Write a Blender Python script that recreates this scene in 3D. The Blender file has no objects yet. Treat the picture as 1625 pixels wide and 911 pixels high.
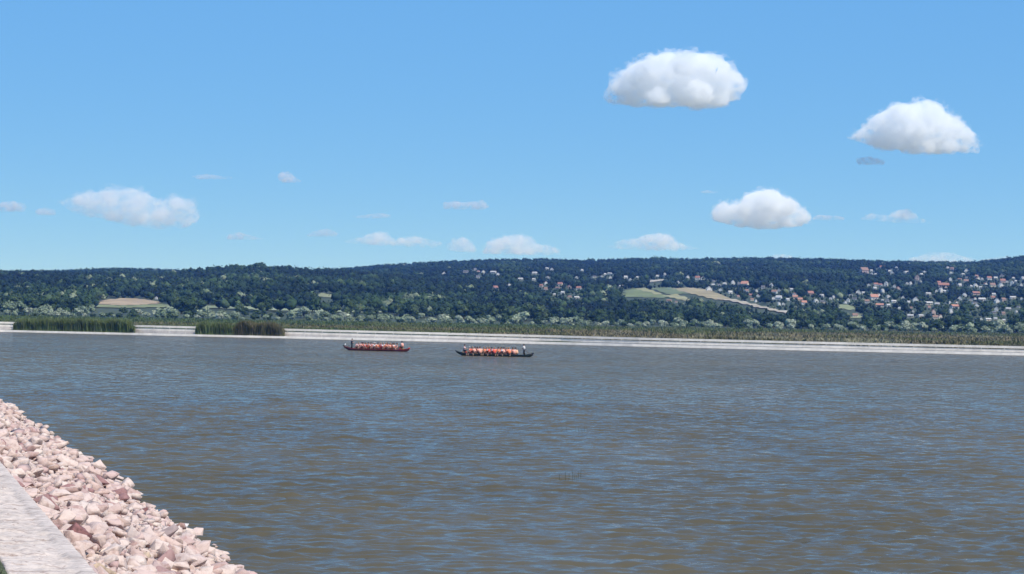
import bpy, bmesh, math, random
import numpy as np
from mathutils import Vector, Matrix, noise as mnoise

# ------------------------------------------------------------------ scene, camera, light
scene = bpy.context.scene
COL = scene.collection
random.seed(7); rng = np.random.default_rng(7)

F = 3665.0; CX = 812.5; CY = 455.5; EYE = 6.6        # focal length in photo pixels, eye height over the lake
PITCH = math.atan(46.5 / F); ROLL = math.radians(1.0)

cam = bpy.data.cameras.new('camera'); cam_o = bpy.data.objects.new('camera', cam); COL.objects.link(cam_o)
cam.sensor_width = 36.0; cam.lens = 36.0 * F / 1625.0
cam.clip_start = 0.5; cam.clip_end = 40000
ROT = Matrix.Rotation(math.pi / 2 + PITCH, 3, 'X') @ Matrix.Rotation(ROLL, 3, 'Z')
cam_o.matrix_world = Matrix.Translation((0, 0, EYE)) @ ROT.to_4x4()
scene.camera = cam_o

SUN_EL = math.radians(53); SUN_AZ = math.radians(135)   # compass style: 0 = +Y, 90 = +X
sun_dir = Vector((math.sin(SUN_AZ) * math.cos(SUN_EL), math.cos(SUN_AZ) * math.cos(SUN_EL), math.sin(SUN_EL)))
sl = bpy.data.lights.new('sun', 'SUN'); sl.energy = 4.8; sl.angle = math.radians(0.5); sl.color = (1.0, 0.94, 0.86)
sun_o = bpy.data.objects.new('sun', sl); COL.objects.link(sun_o)
sun_o.rotation_euler = sun_dir.to_track_quat('Z', 'Y').to_euler()

world = bpy.data.worlds.new('World'); scene.world = world; world.use_nodes = True
wn = world.node_tree; bg = wn.nodes['Background']
sky = wn.nodes.new('ShaderNodeTexSky'); sky.sky_type = 'NISHITA'; sky.sun_disc = False
sky.sun_elevation = SUN_EL; sky.sun_rotation = SUN_AZ
sky.altitude = 0; sky.air_density = 0.39; sky.dust_density = 0.0; sky.ozone_density = 4.0
# a phone camera flattens the sky's brightness range but keeps its hue: one tone curve for the whole sky
sep = wn.nodes.new('ShaderNodeSeparateColor'); sep.mode = 'HSV'; cmb = wn.nodes.new('ShaderNodeCombineColor'); cmb.mode = 'HSV'
pw = wn.nodes.new('ShaderNodeMath'); pw.operation = 'POWER'; pw.inputs[1].default_value = 0.12
mu = wn.nodes.new('ShaderNodeMath'); mu.operation = 'MULTIPLY'; mu.inputs[1].default_value = 7.0
wn.links.new(sky.outputs[0], sep.inputs[0]); hu = wn.nodes.new('ShaderNodeMath'); hu.operation = 'SUBTRACT'; hu.inputs[1].default_value = 0.013; st_ = wn.nodes.new('ShaderNodeMath'); st_.operation = 'MULTIPLY'; st_.inputs[1].default_value = 1.12
wn.links.new(sep.outputs[0], hu.inputs[0]); wn.links.new(hu.outputs[0], cmb.inputs[0]); wn.links.new(sep.outputs[1], st_.inputs[0]); wn.links.new(st_.outputs[0], cmb.inputs[1])
wn.links.new(sep.outputs[2], pw.inputs[0]); wn.links.new(pw.outputs[0], mu.inputs[0]); wn.links.new(mu.outputs[0], cmb.inputs[2])
wn.links.new(cmb.outputs[0], bg.inputs[0]); bg.inputs[1].default_value = 0.10

vs = scene.view_settings; vs.view_transform = 'Standard'; vs.look = 'None'; vs.exposure = 0.0; vs.gamma = 1.0
scene.view_settings.use_curve_mapping = False
scene.render.engine = 'CYCLES'
cy = scene.cycles
cy.use_denoising = True
cy.max_bounces = 42; cy.diffuse_bounces = 3; cy.glossy_bounces = 3; cy.transmission_bounces = 2
cy.volume_bounces = 40; cy.volume_step_rate = 0.35; cy.volume_max_steps = 256; cy.transparent_max_bounces = 8; cy.use_adaptive_sampling = False

# ------------------------------------------------------------------ helpers
def ray(px, py):
    return ROT @ Vector(((px - CX) / F, -(py - CY) / F, -1.0))
def ground(px, py, z=0.0):
    v = ray(px, py); return Vector((0, 0, EYE)) + v * ((z - EYE) / v.z)
def at(px, py, Y):
    v = ray(px, py); return Vector((0, 0, EYE)) + v * (Y / v.y)
RT = np.array(ROT.transposed())
def project(P):
    P = np.asarray(P, float) - np.array([0, 0, EYE])
    c = P @ RT.T
    return CX + F * c[..., 0] / -c[..., 2], CY - F * c[..., 1] / -c[..., 2]

def tag(o, label=None, cat=None, group=None, kind=None):
    if label: o['label'] = label
    if cat: o['category'] = cat
    if group: o['group'] = group
    if kind: o['kind'] = kind
    return o
def link(name, me, parent=None):
    o = bpy.data.objects.new(name, me); COL.objects.link(o)
    if parent is not None: o.parent = parent
    return o
def empty(name, loc=(0, 0, 0), rz=0.0):
    o = bpy.data.objects.new(name, None); COL.objects.link(o)
    o.location = loc; o.rotation_euler = (0, 0, rz); o.empty_display_size = 0.2
    return o
def np_mesh(name, V, faces, mat=None, smooth=False, attrs=None):
    """faces: (n,3) or (n,4) integer array"""
    V = np.asarray(V, np.float32); faces = np.asarray(faces, np.int32)
    me = bpy.data.meshes.new(name); n, k = faces.shape
    me.vertices.add(len(V)); me.vertices.foreach_set('co', V.ravel())
    me.loops.add(n * k); me.loops.foreach_set('vertex_index', faces.ravel())
    me.polygons.add(n); me.polygons.foreach_set('loop_start', np.arange(0, n * k, k, dtype=np.int32))
    me.polygons.foreach_set('loop_total', np.full(n, k, np.int32))
    if attrs:
        for an, vals in attrs.items():
            a = me.attributes.new(an, 'FLOAT', 'POINT'); a.data.foreach_set('value', np.asarray(vals, np.float32))
    me.update(calc_edges=True); me.validate()
    if smooth: me.polygons.foreach_set('use_smooth', np.ones(n, bool))
    if mat: me.materials.append(mat)
    return me
def py_mesh(name, V, Fs, mat=None, smooth=False):
    me = bpy.data.meshes.new(name); me.from_pydata([tuple(v) for v in V], [], [tuple(f) for f in Fs]); me.update()
    if smooth:
        for p in me.polygons: p.use_smooth = True
    if mat: me.materials.append(mat)
    return me
def box_vf(x0, x1, y0, y1, z0, z1):
    V = [(x0, y0, z0), (x1, y0, z0), (x1, y1, z0), (x0, y1, z0), (x0, y0, z1), (x1, y0, z1), (x1, y1, z1), (x0, y1, z1)]
    Fc = [(0, 3, 2, 1), (4, 5, 6, 7), (0, 1, 5, 4), (1, 2, 6, 5), (2, 3, 7, 6), (3, 0, 4, 7)]
    return V, Fc
def box_mesh(name, b, mat): V, Fc = box_vf(*b); return py_mesh(name, V, Fc, mat)
def join_vf(parts):
    V = []; Fs = []
    for v, f in parts:
        o = len(V); V += list(v); Fs += [tuple(i + o for i in q) for q in f]
    return V, Fs
def tube_vf(pts, rad, n=8, cap=True):
    pts = [Vector(p) for p in pts]; V = []; Fs = []
    for i, p in enumerate(pts):
        d = (pts[min(i + 1, len(pts) - 1)] - pts[max(i - 1, 0)]).normalized()
        a = d.orthogonal().normalized() if abs(d.z) > 0.9 else d.cross(Vector((0, 0, 1))).normalized()
        b = d.cross(a)
        r = rad[i] if not isinstance(rad, (int, float)) else rad
        for k in range(n):
            t = 2 * math.pi * k / n; V.append(p + a * (math.cos(t) * r) + b * (math.sin(t) * r))
    for i in range(len(pts) - 1):
        for k in range(n): Fs.append((i * n + k, i * n + (k + 1) % n, (i + 1) * n + (k + 1) % n, (i + 1) * n + k))
    if cap: Fs.append(tuple(range(n - 1, -1, -1))); Fs.append(tuple((len(pts) - 1) * n + k for k in range(n)))
    return V, Fs
def ico_vf(sub=1):
    bm = bmesh.new(); bmesh.ops.create_icosphere(bm, subdivisions=sub, radius=1.0)
    bm.verts.ensure_lookup_table()
    V = np.array([v.co[:] for v in bm.verts]); Fc = np.array([[v.index for v in f.verts] for f in bm.faces]); bm.free()
    return V, Fc
ICO1 = ico_vf(1); ICO2 = ico_vf(2)
def remesh(V, Fs, voxel, name='tmp'):
    me = py_mesh(name, V, Fs); o = link(name, me)
    m = o.modifiers.new('r', 'REMESH'); m.mode = 'VOXEL'; m.voxel_size = voxel
    dg = bpy.context.evaluated_depsgraph_get(); out = bpy.data.meshes.new_from_object(o.evaluated_get(dg))
    bpy.data.objects.remove(o); bpy.data.meshes.remove(me)
    return out
# vectorised value noise
_perm = rng.integers(0, 1 << 30, 4096)
def _h(ix, iy): return (_perm[(_perm[ix & 4095] + iy) & 4095] & 65535) / 65535.0
def vnoise(x, y):
    x = np.asarray(x, float); y = np.asarray(y, float)
    ix = np.floor(x).astype(int); iy = np.floor(y).astype(int); fx = x - ix; fy = y - iy
    u = fx * fx * (3 - 2 * fx); v = fy * fy * (3 - 2 * fy)
    a = _h(ix, iy) * (1 - u) + _h(ix + 1, iy) * u; b = _h(ix, iy + 1) * (1 - u) + _h(ix + 1, iy + 1) * u
    return a * (1 - v) + b * v
def fbm(x, y, o=4): return sum(vnoise(x * 2 ** i + 17 * i, y * 2 ** i - 9 * i) * 0.5 ** i for i in range(o)) / sum(0.5 ** i for i in range(o))
def sstep(t): t = np.clip(t, 0, 1); return t * t * (3 - 2 * t)
ORD = ['leftmost', 'second', 'third', 'fourth', 'fifth', 'sixth', 'seventh', 'eighth', 'ninth', 'tenth', 'eleventh', 'twelfth', 'thirteenth',
       'fourteenth', 'fifteenth', 'sixteenth', 'seventeenth', 'eighteenth', 'nineteenth', 'twentieth', 'twenty-first', 'twenty-second',
       'twenty-third', 'twenty-fourth', 'twenty-fifth', 'twenty-sixth', 'twenty-seventh', 'twenty-eighth', 'twenty-ninth', 'thirtieth']
def nth(i): return 'leftmost' if i == 0 else ORD[i] + ' from left' if i < len(ORD) else f'number {i + 1} from left'

# ------------------------------------------------------------------ materials
def new_mat(name):
    m = bpy.data.materials.new(name); m.use_nodes = True
    nt = m.node_tree; return m, nt, nt.nodes['Principled BSDF']
def ramp(nt, cols, src):
    r = nt.nodes.new('ShaderNodeValToRGB'); e = r.color_ramp.elements
    while len(e) < len(cols): e.new(0.5)
    for i, (p, c) in enumerate(cols): e[i].position = p; e[i].color = (*c, 1)
    nt.links.new(src, r.inputs[0]); return r.outputs[0]
def noise_node(nt, scale, detail=4, vec=None, rough=0.6, stretch=None):
    n = nt.nodes.new('ShaderNodeTexNoise'); n.inputs['Scale'].default_value = scale; n.inputs['Detail'].default_value = detail
    n.inputs['Roughness'].default_value = rough
    if vec is None:
        tc = nt.nodes.new('ShaderNodeNewGeometry'); vec = tc.outputs['Position']
    if stretch:
        mp = nt.nodes.new('ShaderNodeMapping'); mp.inputs['Scale'].default_value = stretch; nt.links.new(vec, mp.inputs[0]); vec = mp.outputs[0]
    nt.links.new(vec, n.inputs['Vector']); return n.outputs['Fac']
def mixc(nt, fac, a, b, mode='MIX'):
    m = nt.nodes.new('ShaderNodeMix'); m.data_type = 'RGBA'; m.blend_type = mode
    for s, v in ((m.inputs[0], fac), (m.inputs[6], a), (m.inputs[7], b)):
        if isinstance(v, (int, float)): s.default_value = v
        elif isinstance(v, tuple): s.default_value = (*v, 1)
        else: nt.links.new(v, s)
    return m.outputs[2]
def bump(nt, h, strength, dist, prev=None):
    b = nt.nodes.new('ShaderNodeBump'); b.inputs['Strength'].default_value = strength; b.inputs['Distance'].default_value = dist
    nt.links.new(h, b.inputs['Height'])
    if prev is not None: nt.links.new(prev, b.inputs['Normal'])
    return b.outputs[0]
def plain(name, c, rough=0.7, var=0.12, scale=3.0, spec=0.3, metal=0.0):
    m, nt, p = new_mat(name); n = noise_node(nt, scale)
    d = tuple(max(0, x * (1 - var * 2)) for x in c); l = tuple(min(1, x * (1 + var)) for x in c)
    nt.links.new(ramp(nt, [(0.3, d), (0.7, l)], n), p.inputs['Base Color'])
    p.inputs['Roughness'].default_value = rough; p.inputs['Specular IOR Level'].default_value = spec; p.inputs['Metallic'].default_value = metal
    return m
def rand_mat(name, cols, source='object', attr=None, nscale=0.4, namt=0.35, rough=0.8, translucent=0.0):
    """colour picked per object / per mesh island / from a float attribute, broken up by noise"""
    m, nt, p = new_mat(name)
    if attr: a = nt.nodes.new('ShaderNodeAttribute'); a.attribute_name = attr; src = a.outputs['Fac']
    elif source == 'island': g = nt.nodes.new('ShaderNodeNewGeometry'); src = g.outputs['Random Per Island']
    else: g = nt.nodes.new('ShaderNodeObjectInfo'); src = g.outputs['Random']
    c = ramp(nt, cols, src)
    n = noise_node(nt, nscale, 3)
    k = ramp(nt, [(0.3, (1 - namt,) * 3), (0.7, (1 + namt * 0.6,) * 3)], n)
    nt.links.new(mixc(nt, 1.0, c, k, 'MULTIPLY'), p.inputs['Base Color'])
    p.inputs['Roughness'].default_value = rough; p.inputs['Specular IOR Level'].default_value = 0.2
    return m

M = {}
FOREST = [(0.0, (0.005, 0.011, 0.007)), (0.35, (0.012, 0.027, 0.012)), (0.7, (0.034, 0.064, 0.022)), (0.9, (0.075, 0.11, 0.042)), (1.0, (0.20, 0.23, 0.14))]
M['forest'] = rand_mat('forest_leaves', FOREST, attr='tone', nscale=0.15, namt=0.45)
M['tree'] = rand_mat('woodland_leaves', [(0.0, (0.022, 0.045, 0.018)), (0.6, (0.048, 0.085, 0.03)), (1.0, (0.10, 0.14, 0.055))], nscale=0.5, namt=0.5)
M['willow'] = rand_mat('willow_leaves', [(0.0, (0.16, 0.21, 0.12)), (0.5, (0.28, 0.33, 0.21)), (1.0, (0.40, 0.43, 0.31))], nscale=0.6, namt=0.45)
M['bush'] = rand_mat('bush_leaves', [(0.0, (0.03, 0.055, 0.022)), (1.0, (0.07, 0.11, 0.04))], nscale=0.6, namt=0.5)
M['conifer'] = plain('poplar_leaves', (0.03, 0.058, 0.028), 0.85, 0.3, 0.8)
M['reed_dark'] = plain('reed_dark', (0.06, 0.07, 0.035), 0.8)
M['bark'] = plain('bark', (0.09, 0.07, 0.05), 0.9, 0.25, 4)
M['reed_green'] = rand_mat('reed_green', [(0.0, (0.10, 0.145, 0.05)), (0.7, (0.14, 0.185, 0.065)), (1.0, (0.24, 0.25, 0.13))], 'island', nscale=0.25, namt=0.5)
M['reed_brown'] = rand_mat('reed_brown', [(0.0, (0.08, 0.095, 0.04)), (0.6, (0.15, 0.14, 0.07)), (1.0, (0.28, 0.22, 0.13))], 'island', nscale=0.25, namt=0.5)
M['reed_belt'] = rand_mat('reed_belt', [(0.0, (0.085, 0.125, 0.045)), (0.4, (0.13, 0.145, 0.06)), (0.7, (0.19, 0.155, 0.09)), (1.0, (0.33, 0.31, 0.19))], attr='tone', nscale=0.12, namt=0.4)

m, nt, p = new_mat('terrain'); M['terrain'] = m
n1 = noise_node(nt, 0.012, 5); n2 = noise_node(nt, 0.15, 4)
c = ramp(nt, [(0.3, (0.025, 0.045, 0.018)), (0.6, (0.05, 0.07, 0.03)), (0.8, (0.09, 0.095, 0.045))], n1)
nt.links.new(mixc(nt, 0.5, c, ramp(nt, [(0.3, (0.03, 0.045, 0.018)), (0.7, (0.08, 0.085, 0.04))], n2)), p.inputs['Base Color']); p.inputs['Roughness'].default_value = 0.95

def concrete(name, base, grain=2.0, stain=0.3):
    m, nt, p = new_mat(name)
    a = noise_node(nt, grain, 6, rough=0.7); b = noise_node(nt, grain * 0.13, 4)
    c = ramp(nt, [(0.25, tuple(x * 0.72 for x in base)), (0.6, base), (0.85, tuple(min(0.9, x * 1.1) for x in base))], a)
    k = ramp(nt, [(0.3, (1 - stain,) * 3), (0.6, (1, 1, 1))], b)
    nt.links.new(mixc(nt, 1.0, c, k, 'MULTIPLY'), p.inputs['Base Color']); p.inputs['Roughness'].default_value = 0.88
    nt.links.new(bump(nt, noise_node(nt, grain * 5, 6, rough=0.75), 0.5, 0.02), p.inputs['Normal'])
    return m
M['wall_concrete'] = concrete('wall_concrete', (0.80, 0.72, 0.62), 0.5, 0.15)
M['panel_concrete'] = concrete('panel_concrete', (0.70, 0.62, 0.55), 0.5, 0.2)
M['strip'] = concrete('strip_concrete', (0.70, 0.58, 0.49), 6.0, 0.18)
nt = M['strip'].node_tree; p = nt.nodes['Principled BSDF']; src = p.inputs['Base Color'].links[0].from_socket
dirt = ramp(nt, [(0.50, (1, 1, 1)), (0.64, (0.45, 0.37, 0.35))], noise_node(nt, 1.0, 5, rough=0.7, stretch=(2.2, 13.0, 1.0)))
spot = ramp(nt, [(0.62, (1, 1, 1)), (0.72, (0.5, 0.42, 0.40))], noise_node(nt, 9.0, 3, rough=0.6))
nt.links.new(mixc(nt, 1.0, mixc(nt, 0.8, src, dirt, 'MULTIPLY'), spot, 'MULTIPLY'), p.inputs['Base Color'])

def stone_mat(name, source):
    m, nt, p = new_mat(name)
    if source == 'island': g = nt.nodes.new('ShaderNodeNewGeometry'); src = g.outputs['Random Per Island']
    else: g = nt.nodes.new('ShaderNodeObjectInfo'); src = g.outputs['Random']
    c = ramp(nt, [(0.0, (0.62, 0.45, 0.38)), (0.22, (0.69, 0.56, 0.47)), (0.45, (0.58, 0.41, 0.34)), (0.66, (0.66, 0.52, 0.44)), (0.79, (0.52, 0.34, 0.30)),
                  (0.88, (0.64, 0.49, 0.41)), (0.955, (0.30, 0.15, 0.14)), (1.0, (0.56, 0.42, 0.34))], src)
    n = noise_node(nt, 5.0, 6, rough=0.7); k = ramp(nt, [(0.28, (0.62, 0.52, 0.50)), (0.5, (1, 1, 1)), (0.8, (1.12, 1.12, 1.12))], n)
    nt.links.new(mixc(nt, 1.0, c, k, 'MULTIPLY'), p.inputs['Base Color']); p.inputs['Roughness'].default_value = 0.9
    nt.links.new(bump(nt, noise_node(nt, 14, 6, rough=0.75), 0.7, 0.04), p.inputs['Normal'])
    return m
M['stone'] = stone_mat('riprap_stone', 'object'); M['stone_mass'] = stone_mat('riprap_stone_mass', 'island')
M['gravel'] = plain('bank_gravel', (0.30, 0.19, 0.16), 0.95, 0.3, 6)
M['grass'] = rand_mat('bank_grass', [(0.0, (0.05, 0.08, 0.02)), (1.0, (0.12, 0.14, 0.05))], 'island', nscale=2, namt=0.4)
M['grass_soil'] = plain('bank_soil', (0.09, 0.10, 0.045), 0.95, 0.3, 4)

# water
m, nt, p = new_mat('lake_water'); M['water'] = m
cl = noise_node(nt, 0.05, 4, stretch=(1, 0.5, 1))
nt.links.new(ramp(nt, [(0.35, (0.082, 0.070, 0.044)), (0.65, (0.110, 0.093, 0.060))], cl), p.inputs['Base Color'])
p.inputs['Roughness'].default_value = 0.10; p.inputs['IOR'].default_value = 1.333; p.inputs['Specular IOR Level'].default_value = 0.052
def ripple(scale, amt, stretch):
    n = nt.nodes.new('ShaderNodeTexNoise'); n.inputs['Scale'].default_value = scale; n.inputs['Detail'].default_value = 3; n.inputs['Roughness'].default_value = 0.65
    g = nt.nodes.new('ShaderNodeNewGeometry'); mp = nt.nodes.new('ShaderNodeMapping'); mp.inputs['Scale'].default_value = stretch
    nt.links.new(g.outputs['Position'], mp.inputs[0]); nt.links.new(mp.outputs[0], n.inputs['Vector'])
    su = nt.nodes.new('ShaderNodeVectorMath'); su.operation = 'SUBTRACT'; su.inputs[1].default_value = (0.5, 0.5, 0.5); nt.links.new(n.outputs['Color'], su.inputs[0])
    ml = nt.nodes.new('ShaderNodeVectorMath'); ml.operation = 'MULTIPLY'; ml.inputs[1].default_value = (amt * 0.5, amt, 0.0); nt.links.new(su.outputs[0], ml.inputs[0])
    # waves too far off to be modelled one by one roughen the lake there instead
    sp_ = nt.nodes.new('ShaderNodeSeparateXYZ'); nt.links.new(g.outputs['Position'], sp_.inputs[0]); mr = nt.nodes.new('ShaderNodeMapRange'); nt.links.new(sp_.outputs[1], mr.inputs[0])
    mr.inputs[1].default_value = 60; mr.inputs[2].default_value = 260; mr.inputs[3].default_value = 0.34; mr.inputs[4].default_value = 1.7
    sc_ = nt.nodes.new('ShaderNodeVectorMath'); sc_.operation = 'SCALE'; nt.links.new(ml.outputs[0], sc_.inputs[0]); nt.links.new(mr.outputs[0], sc_.inputs[3])
    return sc_.outputs[0]
def vadd(a, b):
    v = nt.nodes.new('ShaderNodeVectorMath'); v.operation = 'ADD'; nt.links.new(a, v.inputs[0]); nt.links.new(b, v.inputs[1]); return v.outputs[0]
gm = nt.nodes.new('ShaderNodeNewGeometry')
tot = vadd(vadd(gm.outputs['Normal'], ripple(1.0, 0.8, (0.6, 1.1, 1.0))), vadd(ripple(2.6, 1.0, (0.6, 1.15, 1.0)), ripple(7.0, 0.85, (0.6, 1.1, 1.0))))
# far normals tilted towards the near bank, added to darken the sky reflection there
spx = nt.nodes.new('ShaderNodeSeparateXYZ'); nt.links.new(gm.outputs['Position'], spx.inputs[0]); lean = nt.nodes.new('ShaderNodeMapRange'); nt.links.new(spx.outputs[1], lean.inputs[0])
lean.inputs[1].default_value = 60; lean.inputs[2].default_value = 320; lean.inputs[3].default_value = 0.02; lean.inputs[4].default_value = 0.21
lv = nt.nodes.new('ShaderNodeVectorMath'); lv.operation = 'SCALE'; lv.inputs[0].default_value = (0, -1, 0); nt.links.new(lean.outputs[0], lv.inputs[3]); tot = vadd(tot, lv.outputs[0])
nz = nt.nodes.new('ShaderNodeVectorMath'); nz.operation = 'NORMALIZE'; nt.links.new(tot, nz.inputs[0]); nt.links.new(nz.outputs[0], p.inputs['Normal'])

# ------------------------------------------------------------------ lake bank, far wall line
K = -0.28
def bank(L, Y, z=0.0): return (K * Y + L, Y, z)
L_WATER, L_EDGE, L_STRIP, Z_STRIP = 9.78, 3.27, 2.0, 3.0

WL = [(ground(x, y)[0], ground(x, y)[1]) for x, y in ((-700, 512), (0, 527.3), (240, 532), (450, 537), (680, 542), (870, 546.2), (1000, 549.3), (1250, 555.6), (1625, 564), (2300, 579))]
wlx = np.array([a for a, b in WL]); wly = np.array([b for a, b in WL])
wly = np.convolve(np.pad(wly, 1, mode='edge'), [0.25, 0.5, 0.25], 'valid')
def shore_y(x): return np.interp(x, wlx, wly)

# ------------------------------------------------------------------ terrain height
Z0 = 0.8
def profile(pts, Yr, tree):
    u = []; z = []
    for x, y in pts:
        q = at(x, y, Yr); u.append(q.x / Yr); z.append(q.z - tree)
    return np.array(u), np.array(z)
YA, YB = 2700.0, 4300.0
PA = profile([(-400, 436), (0, 430), (60, 428), (130, 431), (250, 434), (330, 427), (390, 424), (410, 419), (430, 421), (480, 425), (560, 428), (640, 436), (740, 450), (860, 463), (1000, 478), (1200, 494), (1625, 512), (2000, 520)], YA, 6.5)
PB = profile([(-400, 430), (0, 431), (100, 429), (190, 425), (260, 427), (330, 430), (500, 428), (560, 423), (620, 419), (700, 414), (780, 411), (860, 409), (930, 412), (1000, 409), (1100, 410), (1180, 408), (1300, 410), (1350, 412), (1400, 413.5), (1480, 414.5), (1540, 415), (1580, 411), (1625, 405), (1700, 398), (2000, 396)], YB, 7)
def terrain_z(X, Y):
    X = np.asarray(X, float); Y = np.asarray(Y, float); u = X / np.maximum(Y, 1)
    HA = np.interp(u, *PA); HB = np.interp(u, *PB)
    ta = (Y - 1480) / (YA - 1480); tb = (Y - 1650) / (YB - 1650)
    zA = np.where(ta < 1, Z0 + (HA - Z0) * np.clip(ta, 0, 1) ** 0.95, HA - 22 * sstep((Y - YA) / 700))
    zB = np.where(tb < 1, Z0 + (HB - Z0) * np.clip(tb, 0, 1) ** 0.9, HB - 40 * sstep((Y - YB) / 900))
    n = (fbm(X / 260, Y / 260, 3) - 0.5) * 10 * sstep((Y - 1500) / 700)
    return np.maximum(Z0, np.maximum(zA, zB) + n * (1 - sstep((Y - 4000) / 250)))
def terrain_hit(px, py, y0=1450, y1=4400):
    v = ray(px, py); Y = np.arange(y0, y1, 4.0); X = v.x / v.y * Y; Z = EYE + v.z / v.y * Y
    below = np.nonzero(terrain_z(X, Y) >= Z)[0]
    i = below[0] if len(below) else len(Y) - 1
    return X[i], Y[i], float(terrain_z(X[i], Y[i]))

xs = np.arange(-1900, 1901, 20.0); ys = np.concatenate([np.array([0.0]), np.arange(20, 900, 40.0), np.arange(900, 5400, 20.0)])
tx, tt = np.meshgrid(xs, ys)
tyw = shore_y(tx) + 6.5 + tt * 0 + np.where(tt > 0, tt, 0) * (1 - 0)
tyw = np.where(tt < 900, tyw, tyw)
tz = terrain_z(tx, tyw)
nr, nc = tx.shape
idx = np.arange(nr * nc).reshape(nr, nc)
quads = np.stack([idx[:-1, :-1], idx[:-1, 1:], idx[1:, 1:], idx[1:, :-1]], -1).reshape(-1, 4)
ter = link('terrain', np_mesh('terrain', np.stack([tx, tyw, tz], -1).reshape(-1, 3), quads, M['terrain'], True)); tag(ter, kind='structure')
M['farmland'] = plain('farmland', (0.20, 0.20, 0.14), 0.95, 0.3, 0.004)
tag(link('ground', np_mesh('ground', [(-12000, -2000, -1.7), (12000, -2000, -1.7), (12000, 16000, -1.7), (-12000, 16000, -1.7)], [(0, 1, 2, 3)], M['farmland'])), kind='structure')

# ------------------------------------------------------------------ water with modelled wind waves
rows = [30.0]
while rows[-1] < 640: rows.append(rows[-1] + 0.115 * (rows[-1] / 60) * (1.0 if rows[-1] < 180 else 1.6))
Yr = np.concatenate([np.array(rows), np.linspace(642, 720, 20)])
ncol = 235
uu = np.linspace(-1, 1, ncol)
WY, WU = np.meshgrid(Yr, uu, indexing='ij')
WX = WU * (0.27 * WY + 8)
rw = np.random.default_rng(3); wz = np.zeros_like(WX)
for i in range(42):
    lam = 0.42 * (4.0 / 0.42) ** (i / 41); th = rw.normal(0, 0.62) + 0.08; kx, ky = math.sin(th) * 2 * math.pi / lam, math.cos(th) * 2 * math.pi / lam
    amp = 0.0170 * lam ** 0.95 / (1 + (lam / 1.15) ** 2)
    dyl = 0.115 * WY / 60 * np.where(WY < 180, 1.0, 1.6)
    fade = np.clip((lam / dyl - 2.6) / 2.4, 0, 1)
    ph = kx * WX + ky * WY + rw.uniform(0, 6.28) + 1.6 * vnoise(WX / 3.5 + i * 7, WY / 4)
    wz += amp * fade * (np.sin(ph) + 0.25 * np.sin(2 * ph + 1.2)) * (0.35 + 1.3 * vnoise(WX / 3 + i * 3.1, WY / 6 - i))
wz *= 0.35 + 1.3 * fbm(WX / 9, WY / 26, 3)
wz *= 1 - sstep((WY - 500) / 120)
nr, nc = WX.shape; idx = np.arange(nr * nc).reshape(nr, nc)
quads = np.stack([idx[:-1, :-1], idx[:-1, 1:], idx[1:, 1:], idx[1:, :-1]], -1).reshape(-1, 4)
water = link('lake_water', np_mesh('lake_water', np.stack([WX, WY, wz], -1).reshape(-1, 3), quads, M['water'], True)); tag(water, kind='structure')
# the rest of the lake, outside the finely waved fan, a hand's breadth lower
far = []
ff = []
def sheet(x0, x1, y0, y1):
    o = len(far); far.extend([(x0, y0, -0.35), (x1, y0, -0.35), (x1, y1, -0.35), (x0, y1, -0.35)]); ff.append((o, o + 1, o + 2, o + 3))
sheet(-2300, 2300, -400, 760)
link('open_water', np_mesh('open_water', far, ff, M['water']))['kind'] = 'structure'

# ------------------------------------------------------------------ near bank: concrete strip, riprap slope, grass
# riprap bed surface under the stones
Yb = np.arange(22, 230, 2.0); Lb = np.array([L_EDGE - 0.1, L_EDGE + 0.5, 5.0, 7.0, L_WATER, 12.5]); Zb = np.array([2.45, 2.3, 1.75, 1.0, -0.12, -1.4])
V = [(K * y + l, y, z + 0.06 * math.sin(3 * y + 5 * l)) for y in Yb for l, z in zip(Lb, Zb)]
nc = len(Lb); q = [(i * nc + j, i * nc + j + 1, (i + 1) * nc + j + 1, (i + 1) * nc + j) for i in range(len(Yb) - 1) for j in range(nc - 1)]
bank_o = link('riprap_bank', np_mesh('riprap_bank', V, q, M['gravel'])); tag(bank_o, kind='structure')

def hull_rock(seed, npts, fine):
    r = random.Random(seed); bm = bmesh.new()
    ax = Vector((r.uniform(0.85, 1.25), r.uniform(0.7, 1.0), r.uniform(0.5, 0.8)))
    for _ in range(npts):
        d = Vector((r.gauss(0, 1), r.gauss(0, 1), r.gauss(0, 1))).normalized() * r.uniform(0.82, 1.08)
        bm.verts.new((d.x * ax.x, d.y * ax.y, d.z * ax.z))
    res = bmesh.ops.convex_hull(bm, input=bm.verts)
    bmesh.ops.delete(bm, geom=[v for v in bm.verts if not v.link_faces], context='VERTS')
    if fine:
        bmesh.ops.bevel(bm, geom=list(bm.edges), offset=0.025, segments=1, affect='EDGES', clamp_overlap=True)
        bmesh.ops.triangulate(bm, faces=bm.faces)
        bmesh.ops.subdivide_edges(bm, edges=[e for e in bm.edges if e.calc_length() > 0.32], cuts=1, use_grid_fill=True)
        bmesh.ops.triangulate(bm, faces=bm.faces)
        off = Vector((seed * 3.1, 0, 0))
        for v in bm.verts:
            v.co += v.co.normalized() * (0.07 * mnoise.noise(v.co * 2.2 + off) + 0.045 * mnoise.noise(v.co * 8 + off))
    else: bmesh.ops.triangulate(bm, faces=bm.faces)
    bm.normal_update(); bm.verts.ensure_lookup_table()
    Vv = np.array([v.co[:] for v in bm.verts]); Ff = np.array([[v.index for v in f.verts] for f in bm.faces]); bm.free()
    return Vv, Ff
FINE = [hull_rock(100 + i, 10 + i % 4, True) for i in range(18)]
COARSE = [hull_rock(300 + i, 9 + i % 4, False) for i in range(14)]
fine_me = [np_mesh('stone', v, f, M['stone']) for v, f in FINE]

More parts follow.
